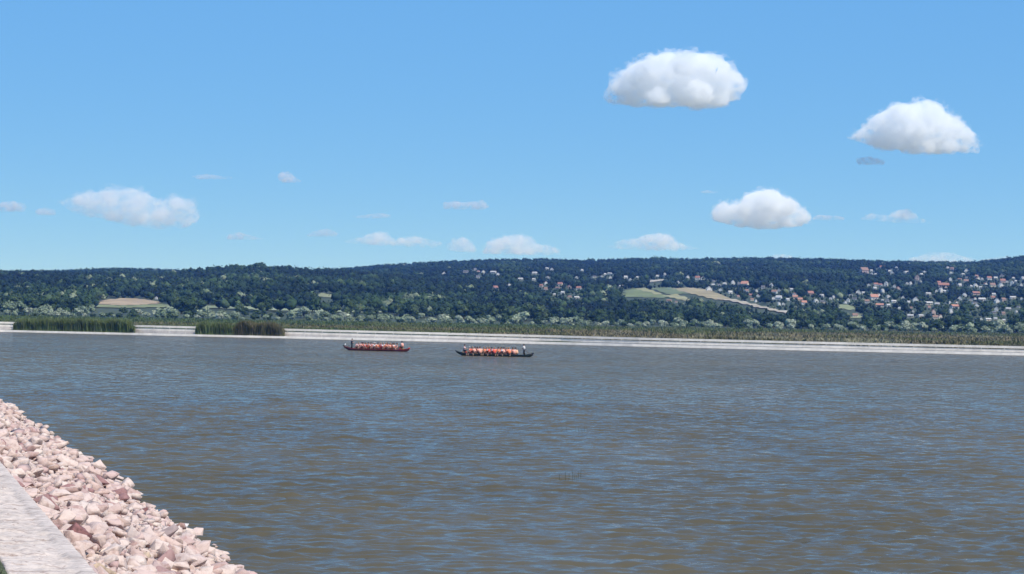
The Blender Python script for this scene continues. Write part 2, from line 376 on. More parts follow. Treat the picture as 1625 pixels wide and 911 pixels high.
rr = random.Random(11); stones = []
def bank_z(l): return float(np.interp(l, Lb, Zb))
y = 24.0
while y < 215:
    sp = 0.25 if y < 75 else 0.36 if y < 120 else 0.50
    l = L_EDGE + 0.12
    while l < L_WATER + 0.9:
        s = rr.uniform(0.07, 0.16) if rr.random() < 0.85 else rr.uniform(0.16, 0.34)
        if y > 75: s *= 1.3
        yy = y + rr.uniform(-0.2, 0.2); ll = l + rr.uniform(-0.12, 0.12)
        edge = max(0.0, (ll - L_WATER + 0.4))
        stones.append((ll, yy, bank_z(ll) + s * rr.uniform(0.1, 0.75) - edge * 0.25, s))
        l += sp * rr.uniform(0.75, 1.25)
    y += sp * 0.85
def stone_xyz(s): return (K * s[1] + s[0], s[1], s[2])
P = np.array([stone_xyz(s) for s in stones]); sz = np.array([s[3] for s in stones]); ppx, ppy = project(P)
seen = (ppx > -25) & (ppy < 935) & (P[:, 1] > 30)
order = np.argsort(-(sz / P[:, 1]) * seen)
top300 = set(order[:290].tolist())
TV = []; TF = []; base = 0
for i, s in enumerate(stones):
    e = (rr.uniform(-0.5, 0.5), rr.uniform(-0.5, 0.5), rr.uniform(0, 6.28)); sc = s[3]
    if i in top300:
        o = link('stone', fine_me[i % len(fine_me)], bank_o); o.location = stone_xyz(s); o.rotation_euler = e
        o.scale = (sc * rr.uniform(0.9, 1.3), sc * rr.uniform(0.85, 1.15), sc * rr.uniform(0.8, 1.1))
    elif seen[i] or ppx[i] > -250:
        v, f = COARSE[i % len(COARSE)]
        R3 = np.array(Matrix.Rotation(e[2], 3, 'Z') @ Matrix.Rotation(e[0], 3, 'X') @ Matrix.Rotation(e[1], 3, 'Y'))
        TV.append((v * sc) @ R3.T + np.array(stone_xyz(s))); TF.append(f + base); base += len(v)
st = link('stone_mass', np_mesh('stone_mass', np.concatenate(TV), np.concatenate(TF), M['stone_mass']), bank_o); st['kind'] = 'stuff'
# stones that stand out
def special(px, py, l, s, scale, rot, matname, label, mesh):
    # find the depth where the bank at offset l is seen at pixel column px
    Yv = np.arange(30, 200, 0.05); z = bank_z(l)
    qx, qy = project(np.stack([K * Yv + l, Yv, np.full_like(Yv, z + s * 0.5)], -1)); k = int(np.argmin(abs(qx - px)))
    me = mesh.copy(); me.materials.clear(); me.materials.append(M[matname])
    o = link('stone', me, bank_o); o.location = (K * Yv[k] + l, Yv[k], z + s * 0.5); o.scale = (s * scale[0], s * scale[1], s * scale[2]); o.rotation_euler = rot
    o['label'] = label
M['stone_dark'] = plain('stone_dark_red', (0.24, 0.11, 0.10), 0.9, 0.3, 7); M['stone_pale'] = plain('stone_pale', (0.72, 0.64, 0.58), 0.9, 0.1, 5)
M['stone_brown'] = concrete('stone_brown', (0.42, 0.31, 0.28), 7, 0.3); M['stone_ochre'] = plain('stone_ochre', (0.52, 0.38, 0.26), 0.9, 0.3, 7)
special(286, 836, L_WATER - 0.1, 0.34, (1.5, 0.7, 0.5), (0.0, -0.12, 0.15), 'stone_pale', 'long pale stone jutting out over the water', fine_me[2])
special(250, 866, L_WATER - 2.6, 0.42, (1.35, 0.9, 0.7), (0.2, -0.35, 0.3), 'stone_brown', 'large rough brown boulder', fine_me[5])
special(122, 838, 4.0, 0.36, (0.8, 0.8, 1.1), (0.1, 0.5, 0.4), 'stone_dark', 'dark red stone in the crevice beside the concrete strip', fine_me[7])
special(228, 815, L_WATER - 1.3, 0.26, (0.8, 0.9, 1.2), (0.1, 0.2, 0.9), 'stone_dark', 'small dark red stone near the water', fine_me[9])
special(160, 877, 3.85, 0.24, (1.0, 0.9, 0.9), (0.3, 0.2, 0.2), 'stone_ochre', 'ochre stained stone beside the concrete strip', fine_me[11])
special(228, 895, 5.8, 0.22, (1.0, 0.9, 0.9), (0.2, 0.1, 1.2), 'stone_ochre', 'orange stained stone among pink ones', fine_me[12])

# concrete strip with a rough brushed top
Ys = np.arange(24, 90, 0.06); Ls = np.linspace(L_STRIP, L_EDGE, 26)
SY, SL = np.meshgrid(Ys, Ls, indexing='ij')
w = (SL - L_STRIP) / (L_EDGE - L_STRIP)
rough = 0.5 * (fbm(SL * 1.6 + SY * 0.25, SY * 7.0, 4) - 0.5) + 0.22 * (fbm(SL * 7, SY * 9, 3) - 0.5)
ch = np.clip((w - 0.74) / 0.06, 0, 1); rough = rough * (1 - ch) + 0.12 * (fbm(SL * 5, SY * 5, 3) - 0.5) * ch
SZ = Z_STRIP + rough * 0.30 + 0.03 * ch - 0.10 * np.clip((w - 0.94) / 0.06, 0, 1) ** 2
nr, nc2 = SY.shape; idx = np.arange(nr * nc2).reshape(nr, nc2)
quads = np.stack([idx[:-1, :-1], idx[:-1, 1:], idx[1:, 1:], idx[1:, :-1]], -1).reshape(-1, 4)
VT = np.stack([K * SY + SL, SY, SZ], -1).reshape(-1, 3)
lo = VT.reshape(nr, nc2, 3)[:, -1].copy(); lo[:, 2] = 2.2; lo2 = VT.reshape(nr, nc2, 3)[:, 0].copy(); lo2[:, 2] = 2.2
o1 = len(VT); o2 = o1 + nr
e1 = np.stack([idx[:-1, -1], o1 + np.arange(nr - 1), o1 + np.arange(1, nr), idx[1:, -1]], -1); e2 = np.stack([idx[1:, 0], o2 + np.arange(1, nr), o2 + np.arange(nr - 1), idx[:-1, 0]], -1)
tag(link('concrete_path', np_mesh('concrete_path', np.concatenate([VT, lo, lo2]), np.concatenate([quads, e1, e2]), M['strip'], True)), kind='structure')

# grassy crest on which the photographer stands
Lg = np.array([-9.0, -3.5, -1.5, 1.0, L_STRIP - 0.02]); Zg = np.array([4.4, 4.9, 4.9, 3.35, 3.04])
V = [(K * y + l, y, z) for y in np.arange(-30, 230, 2.0) for l, z in zip(Lg, Zg)]; nc = len(Lg); nn = len(V) // nc
q = [(i * nc + j, i * nc + j + 1, (i + 1) * nc + j + 1, (i + 1) * nc + j) for i in range(nn - 1) for j in range(nc - 1)]
tag(link('grass_bank', np_mesh('grass_bank', V, q, M['grass_soil'])), kind='structure')
gl = rng.uniform(0.9, L_STRIP - 0.12, 9000); gy = rng.uniform(25, 60, 9000); gz = np.interp(gl, Lg, Zg)
gx = K * gy + gl; gh = rng.uniform(0.04, 0.12, 9000); ga = rng.uniform(0, 6.28, 9000); lx, ly = rng.normal(0, 0.06, (2, 9000))
Vg = np.stack([np.stack([gx - 0.012 * np.cos(ga), gy - 0.012 * np.sin(ga), gz], -1), np.stack([gx + 0.012 * np.cos(ga), gy + 0.012 * np.sin(ga), gz], -1), np.stack([gx + lx, gy + ly, gz + gh], -1)], 1).reshape(-1, 3)
tag(link('bank_grass', np_mesh('bank_grass', Vg, np.arange(27000).reshape(-1, 3), M['grass'])), 'short green grass along the edge of the concrete strip', 'grass', kind='stuff')

# ------------------------------------------------------------------ far dike: apron, flood wall of posts, panels and rails
def frame_at(x):
    a = np.array([x, float(shore_y(x))]); b = np.array([x + 1, float(shore_y(x + 1))]); d = (b - a) / np.linalg.norm(b - a)
    return a, d, np.array([-d[1], d[0]])
xa, xb = -330.0, 300.0
step = 4.6
stations = np.arange(xa, xb, step)
def wall_h(x): return float(np.interp(x, [-140, -60, 20, 110], [2.72, 2.45, 2.08, 1.98]))
apron = empty('concrete_apron', (0, 0, 0)); tag(apron, kind='structure')
wallo = empty('flood_wall', (0, 0, 0)); tag(wallo, 'long pale concrete flood wall along the far shore', 'wall')
def strip_box(x0, x1, d0, d1, z0, z1, name, mat, parent, d0t=None):
    a0, t0, n0 = frame_at(x0); a1, t1, n1 = frame_at(x1)
    d0t = d0 if d0t is None else d0t
    V = [(*(a0 + n0 * d0), z0), (*(a1 + n1 * d0), z0), (*(a1 + n1 * d1), z0), (*(a0 + n0 * d1), z0), (*(a0 + n0 * d0t), z1), (*(a1 + n1 * d0t), z1), (*(a1 + n1 * d1), z1), (*(a0 + n0 * d1), z1)]
    Fc = box_vf(0, 1, 0, 1, 0, 1)[1]
    return link(name, py_mesh(name, V, Fc, mat), parent)
vis_lo, vis_hi = -150.0, 130.0
for i, x in enumerate(stations):
    x1 = x + step - 0.02; h = wall_h(x + step / 2); jz = random.uniform(-0.02, 0.02)
    strip_box(x, x1, -0.15, 3.0, -0.5, 0.50 + jz, 'slab', M['wall_concrete'], apron, 0.30)
    wy = 3.3
    strip_box(x, x + 0.30, wy - 0.06, wy + 0.3, 0.3, h - 0.74, 'post', M['wall_concrete'], wallo)
    strip_box(x + 0.32, x1, wy - 0.09, wy + 0.25, 0.3, h - 1.37, 'panel', M['panel_concrete'], wallo)
    strip_box(x, x1, wy - 0.10, wy + 0.28, h - 1.35, h - 0.73 + jz * 0.3, 'lower_rail', M['wall_concrete'], wallo, wy + 0.02)
    strip_box(x + 0.1, x + 0.3, wy + 0.05, wy + 0.2, h - 0.72, h - 0.53, 'rail_support', M['panel_concrete'], wallo)
    strip_box(x, x1 + 0.015, wy - 0.12, wy + 0.25, h - 0.52, h + jz * 0.3, 'top_rail', M['wall_concrete'], wallo, wy - 0.02)
# earth body behind the wall
V = []; q = []
for i, x in enumerate(np.arange(-1900, 1901, 20.0)):
    a, t, n = frame_at(x)
    for d, z in ((2.9, 0.28), (3.45, 0.42), (5.0, 1.0), (8.5, Z0 + 0.05)): V.append((*(a + n * d), z))
    if i: q += [((i - 1) * 4 + j, (i - 1) * 4 + j + 1, i * 4 + j + 1, i * 4 + j) for j in range(3)]
tag(link('dike', np_mesh('dike', V, [f[::-1] for f in q], M['terrain'])), kind='structure')

# ------------------------------------------------------------------ reeds
def reed_blades(P, h, wdt, lean, r):
    n = len(P); a = r.uniform(0, 6.28, n); ca, sa = np.cos(a) * wdt / 2, np.sin(a) * wdt / 2
    L = r.normal(0, 1, (n, 2)) * (lean * h)[:, None]
    v0 = P + np.stack([-ca, -sa, 0 * a], -1); v1 = P + np.stack([ca, sa, 0 * a], -1)
    v2 = P + np.stack([L[:, 0] * 0.4 + ca * 0.8, L[:, 1] * 0.4 + sa * 0.8, h * 0.65], -1); v3 = P + np.stack([L[:, 0] * 0.4 - ca * 0.8, L[:, 1] * 0.4 - sa * 0.8, h * 0.65], -1)
    v4 = P + np.stack([L[:, 0], L[:, 1], h], -1)
    V = np.stack([v0, v1, v2, v3, v4], 1).reshape(-1, 3); b = np.arange(n)[:, None] * 5
    T = np.concatenate([b + np.array([[0, 1, 2]]), b + np.array([[0, 2, 3]]), b + np.array([[3, 2, 4]])], 0)
    return V, T
SHX = np.arange(-200, 200, 1.0); SHPX = project(np.stack([SHX, shore_y(SHX) + 2, 0 * SHX + 1.0], -1))[0]
def reed_bed(px0, px1, mat, n, h0, label, seed):
    r = np.random.default_rng(seed); x0, x1 = [float(np.interp(q_, SHPX, SHX)) for q_ in (px0, px1)]
    x = r.uniform(x0, x1, n); d = r.uniform(0.75, 3.2, n); P = np.stack([x, shore_y(x) + d, np.full(n, 0.42)], -1)
    h = h0 * (0.62 + 0.34 * fbm(x / 3.1, d * 0.3, 3) * r.uniform(0.5, 1.4, n) + 0.22 * r.random(n) ** 2)
    ends = np.minimum(1, 0.25 + np.minimum(x - x0, x1 - x) / 5 + 0.4 * r.random(n))
    V, T = reed_blades(P, h * ends, r.uniform(0.08, 0.2, n), 0.11, r)
    tag(link('reed_bed', np_mesh('reed_bed', V, T, mat)), label, 'reeds', kind='stuff')
reed_bed(22, 214, M['reed_green'], 14000, 3.7, 'dark green reed bed in front of the flood wall at far left', 5)
reed_bed(311, 372, M['reed_green'], 5400, 3.8, 'dark green reed bed right of the short stretch of flood wall', 6)
reed_bed(368, 451, M['reed_brown'], 6600, 3.9, 'brownish reed bed ending where the long flood wall begins', 8)
# wide reed belt behind the dike
PB_ = []; 
Yrow = 9.0
while Yrow < 900:
    sp = 0.75 + Yrow / 700; x = np.arange(-420 - Yrow * 0.25, 400 + Yrow * 0.25, sp); x = x + rng.uniform(-0.4, 0.4, len(x)) * sp
    px_ok = np.abs(x / (560 + Yrow)) < 0.26
    x = x[px_ok]; PB_.append(np.stack([x, shore_y(x) + Yrow + rng.uniform(-2, 2, len(x)), np.full(len(x), Z0)], -1)); Yrow += 3.2 + Yrow * 0.022
PB_ = np.concatenate(PB_); PB_ = np.repeat(PB_, 3, 0) + np.concatenate([rng.normal(0, 0.7, (len(PB_) * 3, 2)), np.zeros((len(PB_) * 3, 1))], 1)
hb = (0.7 + 1.5 * fbm(PB_[:, 0] / 18, PB_[:, 1] / 30, 3)) * rng.uniform(0.7, 1.15, len(PB_)) * (0.55 + 0.45 * sstep((PB_[:, 1] - shore_y(PB_[:, 0]) - 8) / 25))
V, T = reed_blades(PB_, hb, rng.uniform(0.3, 0.8, len(PB_)), 0.26, rng)
tone = np.clip(0.22 + 1.2 * (fbm(PB_[:, 0] / 30, PB_[:, 1] / 90, 3) - 0.27) + 0.0012 * np.clip(PB_[:, 0], -180, 150) - 0.35 * sstep((PB_[:, 1] - 800) / 350) + rng.normal(0, 0.06, len(PB_)), 0, 1)
tag(link('reed_belt', np_mesh('reed_belt', V, T, M['reed_belt'], attrs={'tone': np.repeat(tone, 5)})), 'wide belt of brown and olive reeds behind the flood wall', 'reeds', kind='stuff')
# sparse stems standing in the lake
def water_reeds(px, py, n, h, spread, label):
    c = ground(px, py); o = random.Random(int(px)); ob = empty('reed_clump', (c.x, c.y, 0)); tag(ob, label, 'reeds', 'sparse reed clumps standing in the lake')
    for _ in range(n):
        x, y = o.gauss(0, spread), o.gauss(0, spread * 2); hh = h * o.uniform(0.4, 1.0); l = (o.gauss(0, 0.08) * hh, o.gauss(0, 0.08) * hh)
        link('stem', py_mesh('stem', *tube_vf([(x, y, -0.4), (x + l[0] * 0.5, y + l[1] * 0.5, hh * 0.6), (x + l[0], y + l[1], hh)], [0.009, 0.007, 0.003], 5), M['reed_dark']), ob)
water_reeds(912, 760, 8, 0.45, 0.3, 'few thin reed stems standing in open water at the centre foreground')
water_reeds(905, 683, 8, 0.36, 0.7, 'low sparse reed stems in the lake beyond the nearer centre clump')
water_reeds(265, 632, 10, 0.5, 1.0, 'faint reed stems in the lake right of the rocky bank')
water_reeds(1425, 664, 10, 0.5, 0.6, 'tiny dark reed stems in the lake at right')

# ------------------------------------------------------------------ tree crowns
def crown_cards(seed, rx, rz, n, card, lumps, top=0.0, narrow=False):
    """lumpy crown: many small leaf sprays on the shells of several lobes around a ragged core; unit: metres, base at z=0"""
    r = np.random.default_rng(seed); Vs = []; Fs = []; b = 0
    cents = []
    for i in range(lumps):
        t = r.uniform(0, 6.28); q = math.sqrt(r.random()) * 0.55
        zc = r.uniform(0.28, 0.78) * rz * 2
        wq = q * (1.0 - 0.5 * abs(zc / (2 * rz) - 0.45)); 
        if narrow: wq *= 0.4
        cents.append((math.cos(t) * wq * rx, math.sin(t) * wq * rx, zc, r.uniform(0.38, 0.62) * min(rx, rz) * (1.25 if narrow else 1)))
    cents = np.array(cents)
    for c in cents:
        v, f = ICO1; s = c[3] * 0.86 * (1 + r.normal(0, 0.13, (len(v), 1))); Vs.append(v * s * np.array([1, 1, 0.9]) + c[:3]); Fs.append(f + b); b += len(v)
    for k in range(n):
        c = cents[r.integers(lumps)]; d = r.normal(0, 1, 3); d /= np.linalg.norm(d)
        if d[2] < -0.5: d[2] *= -1
        p0 = c[:3] + d * c[3] * r.uniform(0.85, 1.18) * np.array([1, 1, 0.95])
        nrm = d + r.normal(0, 0.55, 3); nrm /= np.linalg.norm(nrm)
        a = np.cross(nrm, r.normal(0, 1, 3)); a /= np.linalg.norm(a); bb = np.cross(nrm, a); s = card * r.uniform(0.6, 1.3)
        Vs.append(np.array([p0 - a * s * 0.5, p0 + bb * s * 0.35, p0 + a * s * 0.5, p0 - bb * s * 0.35])); Fs.append(np.array([[0, 1, 2], [0, 2, 3]]) + b); b += 4
    V = np.concatenate(Vs); V[:, 2] = np.maximum(V[:, 2], 0.12 * rz)
    return V, np.concatenate(Fs)
def trunk_mesh(h, r0, seed):
    q = random.Random(seed); parts = [tube_vf([(0, 0, -0.6), (q.uniform(-.1, .1), q.uniform(-.1, .1), h * 0.4), (q.uniform(-.2, .2), q.uniform(-.2, .2), h)], [r0, r0 * 0.75, r0 * 0.4], 7)]
    for k in range(4):
        a = q.uniform(0, 6.28); z = h * q.uniform(0.45, 0.85); L = h * 0.35
        parts.append(tube_vf([(0, 0, z), (math.cos(a) * L, math.sin(a) * L, z + L * 0.8)], [r0 * 0.4, r0 * 0.12], 5))
    return py_mesh('trunk', *join_vf(parts), M['bark'])
VAR = {}
VAR['willow'] = [np_mesh('crown', *crown_cards(20 + i, 3.4, 2.7, 330, 0.95, 7), M['willow']) for i in range(6)]
VAR['bush'] = [np_mesh('crown', *crown_cards(40 + i, 3.2, 2.3, 300, 0.9, 6), M['bush']) for i in range(5)]
VAR['tree'] = [np_mesh('crown', *crown_cards(60 + i, 4.0, 4.6, 420, 1.1, 9), M['tree']) for i in range(6)]
VAR['poplar'] = [np_mesh('crown', *crown_cards(80 + i, 1.9, 7.0, 380, 1.0, 11, narrow=True), M['conifer']) for i in range(3)]
TRUNK = {'willow': trunk_mesh(3.0, 0.18, 1), 'bush': trunk_mesh(2.4, 0.14, 2), 'tree': trunk_mesh(5.5, 0.28, 3), 'poplar': trunk_mesh(9.0, 0.25, 4)}
NAMES = {'willow': 'willow_shrub', 'bush': 'dark_shrub', 'tree': 'woodland_tree', 'poplar': 'poplar_tree'}
def plant(kind, x, y, s, var, rz, sx=1.0):
    z = float(terrain_z(x, y)) if y > 1400 else Z0
    e = empty(NAMES[kind], (x, y, z), rz); e.scale = (s * sx, s * sx, s)
    link('crown', VAR[kind][var % len(VAR[kind])], e); link('trunk', TRUNK[kind], e)
    return e
SEGS = [(-200, 140, 'behind the far-left reed bed'), (140, 320, 'below the tan field'), (320, 480, 'behind the brownish reed bed'),
        (480, 620, 'behind the left boat'), (620, 760, 'between the two boats'), (760, 900, 'behind the right boat'), (900, 1040, 'left of the hillside fields'),
        (1040, 1180, 'below the hillside fields'), (1180, 1330, 'below the dirt track'), (1330, 1480, 'below the village middle'), (1480, 1900, 'below the village right end')]
wr = random.Random(31); shr = []
px = -45.0
while px < 1680:
    for rowi in range(2):
        if wr.random() < 0.10: continue
        Yp = (1395 if rowi == 0 else 1500) + wr.uniform(-45, 45); q = at(px + wr.uniform(-5, 5), 500, Yp)
        kind = 'willow' if wr.random() < (0.74 if rowi == 0 else 0.6) else 'bush'
        shr.append((kind, q.x, Yp, wr.uniform(0.6, 1.15) * (0.92 if rowi == 0 else 1.25), wr.randrange(99), wr.uniform(0, 6.28), wr.uniform(0.95, 1.35), rowi))
    px += wr.uniform(10.5, 16.5)
for (pxx, py, s) in ((15, 486, 1.9), (45, 489, 1.2), (72, 488, 1.5), (104, 489, 1.1), (126, 490, 1.2), (1588, 527, 1.6), (1440, 520, 1.3), (610, 497, 1.3), (880, 500, 1.2), (1130, 512, 1.3)):
    q = at(pxx, py, 1440); shr.append(('willow', q.x, 1440.0, s, wr.randrange(99), wr.uniform(0, 6.28), 1.1, 2))
buckets = {}
for s in shr:
    spx = float(project([s[1], s[2], 3.0])[0]); sg = next(t for a, b, t in SEGS if a <= spx < b); buckets.setdefault((s[0], s[7], sg), []).append((spx, s))
for (kind, rowi, sg), lst in buckets.items():
    lst.sort(key=lambda t: t[0])
    for i, (spx, s) in enumerate(lst):
        e = plant(kind, s[1], s[2], s[3], s[4], s[5], s[6])
        look = {'willow': 'pale green willow shrub', 'bush': 'dark green shrub'}[kind]
        rw_ = ['in front row', 'in rear row', 'of the tallest'][rowi]
        tag(e, f'{look}, {nth(i)} {rw_}, {sg}', 'shrub', 'shrubs behind the reed belt')

# ------------------------------------------------------------------ fields and the dirt track on the slopes
FIELDS = []
def in_poly(x, y, poly):
    x = np.asarray(x); y = np.asarray(y); c = np.zeros(x.shape, bool); j = len(poly) - 1
    for i in range(len(poly)):
        xi, yi = poly[i]; xj, yj = poly[j]
        c ^= ((yi > y) != (yj > y)) & (x < (xj - xi) * (y - yi) / (yj - yi + 1e-9) + xi); j = i
    return c
def field(name, pxpoly, col, lift=0.5):
    FIELDS.append(pxpoly)
    # outline walked along the edges, laid on the slope
    out = []
    for (a, b) in zip(pxpoly, pxpoly[1:] + pxpoly[:1]):
        for t in np.linspace(0, 1, 8, endpoint=False): out.append(terrain_hit(a[0] + (b[0] - a[0]) * t, a[1] + (b[1] - a[1]) * t))
    out = np.array(out); poly = [(p[0], p[1]) for p in out]
    x0, y0 = out[:, :2].min(0); x1, y1 = out[:, :2].max(0); st = 4.0
    gx, gy = np.meshgrid(np.arange(x0, x1 + st, st), np.arange(y0, y1 + st * 3, st * 3)); ok = in_poly(gx + st / 2, gy + st * 1.5, poly)
    gz = terrain_z(gx, gy) + lift; nr, nc = gx.shape; idx = np.arange(nr * nc).reshape(nr, nc)
    Q = np.stack([idx[:-1, :-1], idx[:-1, 1:], idx[1:, 1:], idx[1:, :-1]], -1)[ok[:-1, :-1]]
    if len(Q) == 0: return
    me = np_mesh(name, np.stack([gx, gy, gz], -1).reshape(-1, 3), Q.reshape(-1, 4), plain(name, col, 0.95, 0.18, 0.05), True)
    tag(link(name, me), kind='structure')
field('stubble_field', [(145, 483), (168, 477), (190, 474.5), (222, 475), (246, 479), (256, 482.5), (225, 484.5), (190, 485.5)], (0.40, 0.30, 0.19))
field('meadow', [(134, 488), (146, 484), (190, 486), (226, 485), (258, 483), (275, 486), (262, 489), (200, 490)], (0.20, 0.22, 0.10), 0.6)
field('meadow', [(300, 489), (330, 486), (440, 489), (620, 496), (600, 498), (420, 493)], (0.24, 0.27, 0.15), 0.6)
field('meadow', [(492, 470), (510, 466), (540, 470), (530, 474)], (0.25, 0.26, 0.14))
field('vineyard', [(990, 462), (1010, 458), (1060, 470), (1055, 474), (992, 472)], (0.17, 0.20, 0.09))
field('wheat_field', [(1008, 459), (1024, 458), (1050, 467), (1046, 470)], (0.30, 0.29, 0.15), 0.7)
field('vineyard', [(1030, 458), (1064, 457), (1095, 467), (1060, 468)], (0.15, 0.18, 0.09), 0.6)
field('vineyard', [(1052, 470), (1072, 467), (1100, 477), (1085, 478)], (0.30, 0.28, 0.15), 0.5)
field('stubble_field', [(1064, 459), (1092, 457), (1125, 461), (1150, 471), (1165, 477), (1138, 477), (1100, 468)], (0.34, 0.28, 0.16), 0.6)
field('meadow', [(1318, 488), (1340, 484), (1366, 490), (1350, 493)], (0.26, 0.28, 0.14))
field('meadow', [(1350, 505), (1362, 498), (1368, 503), (1362, 507)], (0.30, 0.30, 0.16))
field('dirt_track', [(1138, 476), (1165, 476), (1205, 486), (1254, 498), (1252, 500), (1200, 489), (1160, 479)], (0.42, 0.36, 0.27), 0.9)
field('dirt_track', [(1020, 450), (1032, 446), (1056, 444), (1056, 446), (1034, 449)], (0.40, 0.36, 0.30), 0.9)
field('dirt_track', [(1238, 494), (1262, 494), (1264, 497), (1240, 497)], (0.50, 0.46, 0.40), 0.9)

# ------------------------------------------------------------------ houses of the hillside village
H_RAW = """704.5,433.5,6,wg,g;739,431,9,gd,l;759,431,5,cb,s;767,431,6,wg,g;783,432,10,wg,l;790,435,5,wg,g;786,456,8,pr,s;808,451.5,4,wg,g;826,442.5,8,wg,l;754,427,5,gd,s;758,439,6,gd,s
868,426,5,cg,s;875.5,427,5,wg,g;848.5,433,8,wg,l;847,443,5,wg,s;869,440,5,gg,g;866,449,5,wr,t;859,453,6,pr,s;866,458,6,pb,s;889,450.5,8,cr,s;885,457,8,cb,l;903,455,6,pr,g;918.5,457,8,wr,s;915,440.5,4,wg,t;923.5,428.5,4,wg,s;943,439,7,wd,l;955,438,4,wd,s;960,435,4,wg,s;967.5,434,7,wg,l;968.5,440,5,wg,g;893,464,6,wg,s;880,467,4,cg,s;904,471,6,cb,s;915,472,9,gg,l
993,439.5,6,wg,s;1000,443,4,wg,g;1011,440,4,gg,s;1055,435,4,gg,t;1043,437.5,4,wg,s;1091,439.5,5,wg,g;1107,440.5,8,wr,s;1115,441,6,wr,g;1125,458,9,wg,g;1062,477,9,cb,l;1073,479,4,cb,s;1076,448,4,wg,t;986,454,7,gg,l
1131.5,452,5,gg,s;1133,446,4,gd,s;1141,452.5,6,wd,s;1143,460,6,wg,g;1150,450.5,6,gg,s;1163,448,6,wg,t;1174.5,451,9,wd,s;1182,450,12,co,s;1185,461,6,gb,s;1158.5,463.5,7,wg,s;1200.5,461,4,wr,t;1211,455.5,7,gd,s;1224,452.5,6,wg,t;1229,463,9,wb,s;1236,460,5,gd,g;1192,468,9,br,l;1202.5,469,5,wr,g;1193,475,6,cb,s;1199,477,4,wd,t;1236,472,10,wg,s;1227,474,5,gg,s;1236,482,5,wg,t;1243,482,5,wg,g;1250,475,6,wg,s;1256,459,5,wg,s;1260,467,5,wr,t;1171,470,5,pb,s
1262,471,8,po,s;1270,475,8,co,s;1276,480,9,wo,s;1286,465,10,pr,s;1304,469,7,gg,s;1295,476.5,7,wg,g;1305,479,9,cd,l;1322.5,471,4,wg,t;1318,474,4,wg,s;1341,479.5,5,wd,g;1346,476,5,wg,t;1362,463,9,wd,g;1370,464.5,5,wg,s;1371,428.5,13,pb,s;1356,474,8,gd,l;1350,469,6,gg,l
1383,429,4,wg,s;1383.5,434,4,wg,g;1389.5,435,4,wg,s;1400,423.5,9,wr,l;1422.5,424,4,wg,g;1412,430,5,wg,s;1415.5,433,5,wg,g;1438,431.5,7,wg,l;1455,440,7,pb,t;1462,435,5,wg,s;1467,431,4,wg,g;1461,446,4,wg,g;1445,449,4,wg,t;1439.5,450,4,wg,s;1390,451,7,wr,s;1397,452,6,wr,s;1406,450,6,wg,t;1378.5,452,5,gg,g;1388,457,6,gg,s;1419,454,4,wb,t;1425,457,6,pr,g;1400.5,461,5,wg,t;1394.5,468,4,wr,t;1387,471,13,wo,s;1409.5,470,6,wg,g;1400.5,476,4,wg,s;1408,477,6,wd,s;1418,478,9,wg,l;1433,472,5,wg,t;1441.5,479,5,wg,s;1453,475,10,wg,g;1474,481,12,cg,l;1487,482,8,gg,l;1396,484,13,co,l;1410,484,6,wg,s;1376,478,8,gb,s;1473,466,9,gg,l;1486,462,4,wg,t
1504,424.5,4,wg,s;1511,426,6,pb,s;1533.5,429,7,wg,g;1509,433,4,wg,s;1528,435,6,gg,l;1508,443,5,wg,t;1490,448,6,pr,s;1497,452.5,18,pr,l;1493,460,6,wg,t;1499,462,5,gg,s;1523,443,7,cb,l;1534,440.5,5,wd,s;1523,452,6,wg,s;1533,446,8,gb,s;1549.5,438,6,cb,s;1552,441.5,6,wr,g;1558.5,442,4,gg,g;1569.5,441,8,wr,s;1580,441,6,gg,s;1590,437.5,6,gd,l;1548,452.5,7,wg,g;1541,454,4,wg,s;1556,456,5,gg,s;1564,450.5,5,wr,g;1575,452,9,cb,s;1588.5,452.5,8,wg,g;1591,445.5,9,pr,s;1606,449,6,wg,t;1598,447,4,gg,g;1612,446,4,gg,s;1608,441,4,gg,s;1623,440.5,5,wg,g;1620.5,452,4,wg,t;1530.5,467.5,7,wg,g;1523,473,7,wg,g;1548.5,465,13,pr,l;1577,467,6,wg,s;1558,475,12,gg,l;1547,474,4,wr,t;1576,472,7,cr,s;1582,477.5,8,wg,g;1540,476,7,wd,l;1546,480.5,8,wd,l;1550,484.5,7,wg,g;1507,480,4,wg,t;1518,480,5,wr,g;1515,486,14,wo,l;1592,475,8,pb,s;1607,472,10,gg,l;1621,474,4,wg,g
1357,500,9,cb,s;1444.5,501,11,cg,l;1461,501,9,gg,l;1481,495,7,pb,t;1484,503,9,cb,s;1492,502,8,cb,g;1509,493,6,wg,t;1474,487,5,pr,s;1446,488,4,pb,s;1449,494,4,wg,g;1427,489,4,wg,s;1581,490,6,wg,t;1577,496,8,gd,l;1600,490,9,gg,l;1613,494,4,wg,g;1616,487,5,wd,s;1592,497,6,pb,s;1557,506,4,wg,g;1568,507,10,cg,l;1580,506,6,cg,s;1593,508,5,cg,s
486,421,4,wg,g;248,473,4,wg,t"""
WALLC = {'w': ('white', (0.66, 0.65, 0.63)), 'c': ('cream', (0.68, 0.60, 0.48)), 'p': ('pink', (0.52, 0.40, 0.36)), 'g': ('pale grey', (0.50, 0.50, 0.50)), 'b': ('brown', (0.36, 0.28, 0.22))}
ROOFC = {'g': ('pale', (0.46, 0.45, 0.44)), 'd': ('dark grey', (0.14, 0.14, 0.15)), 'r': ('red', (0.32, 0.16, 0.12)), 'b': ('brown', (0.27, 0.17, 0.13)), 'o': ('orange', (0.46, 0.23, 0.16))}
WM = {k: plain('render_' + v[0].replace(' ', '_'), v[1], 0.85, 0.06, 0.6) for k, v in WALLC.items()}
RM = {k: plain('tiles_' + v[0].replace(' ', '_'), v[1], 0.8, 0.15, 1.2) for k, v in ROOFC.items()}
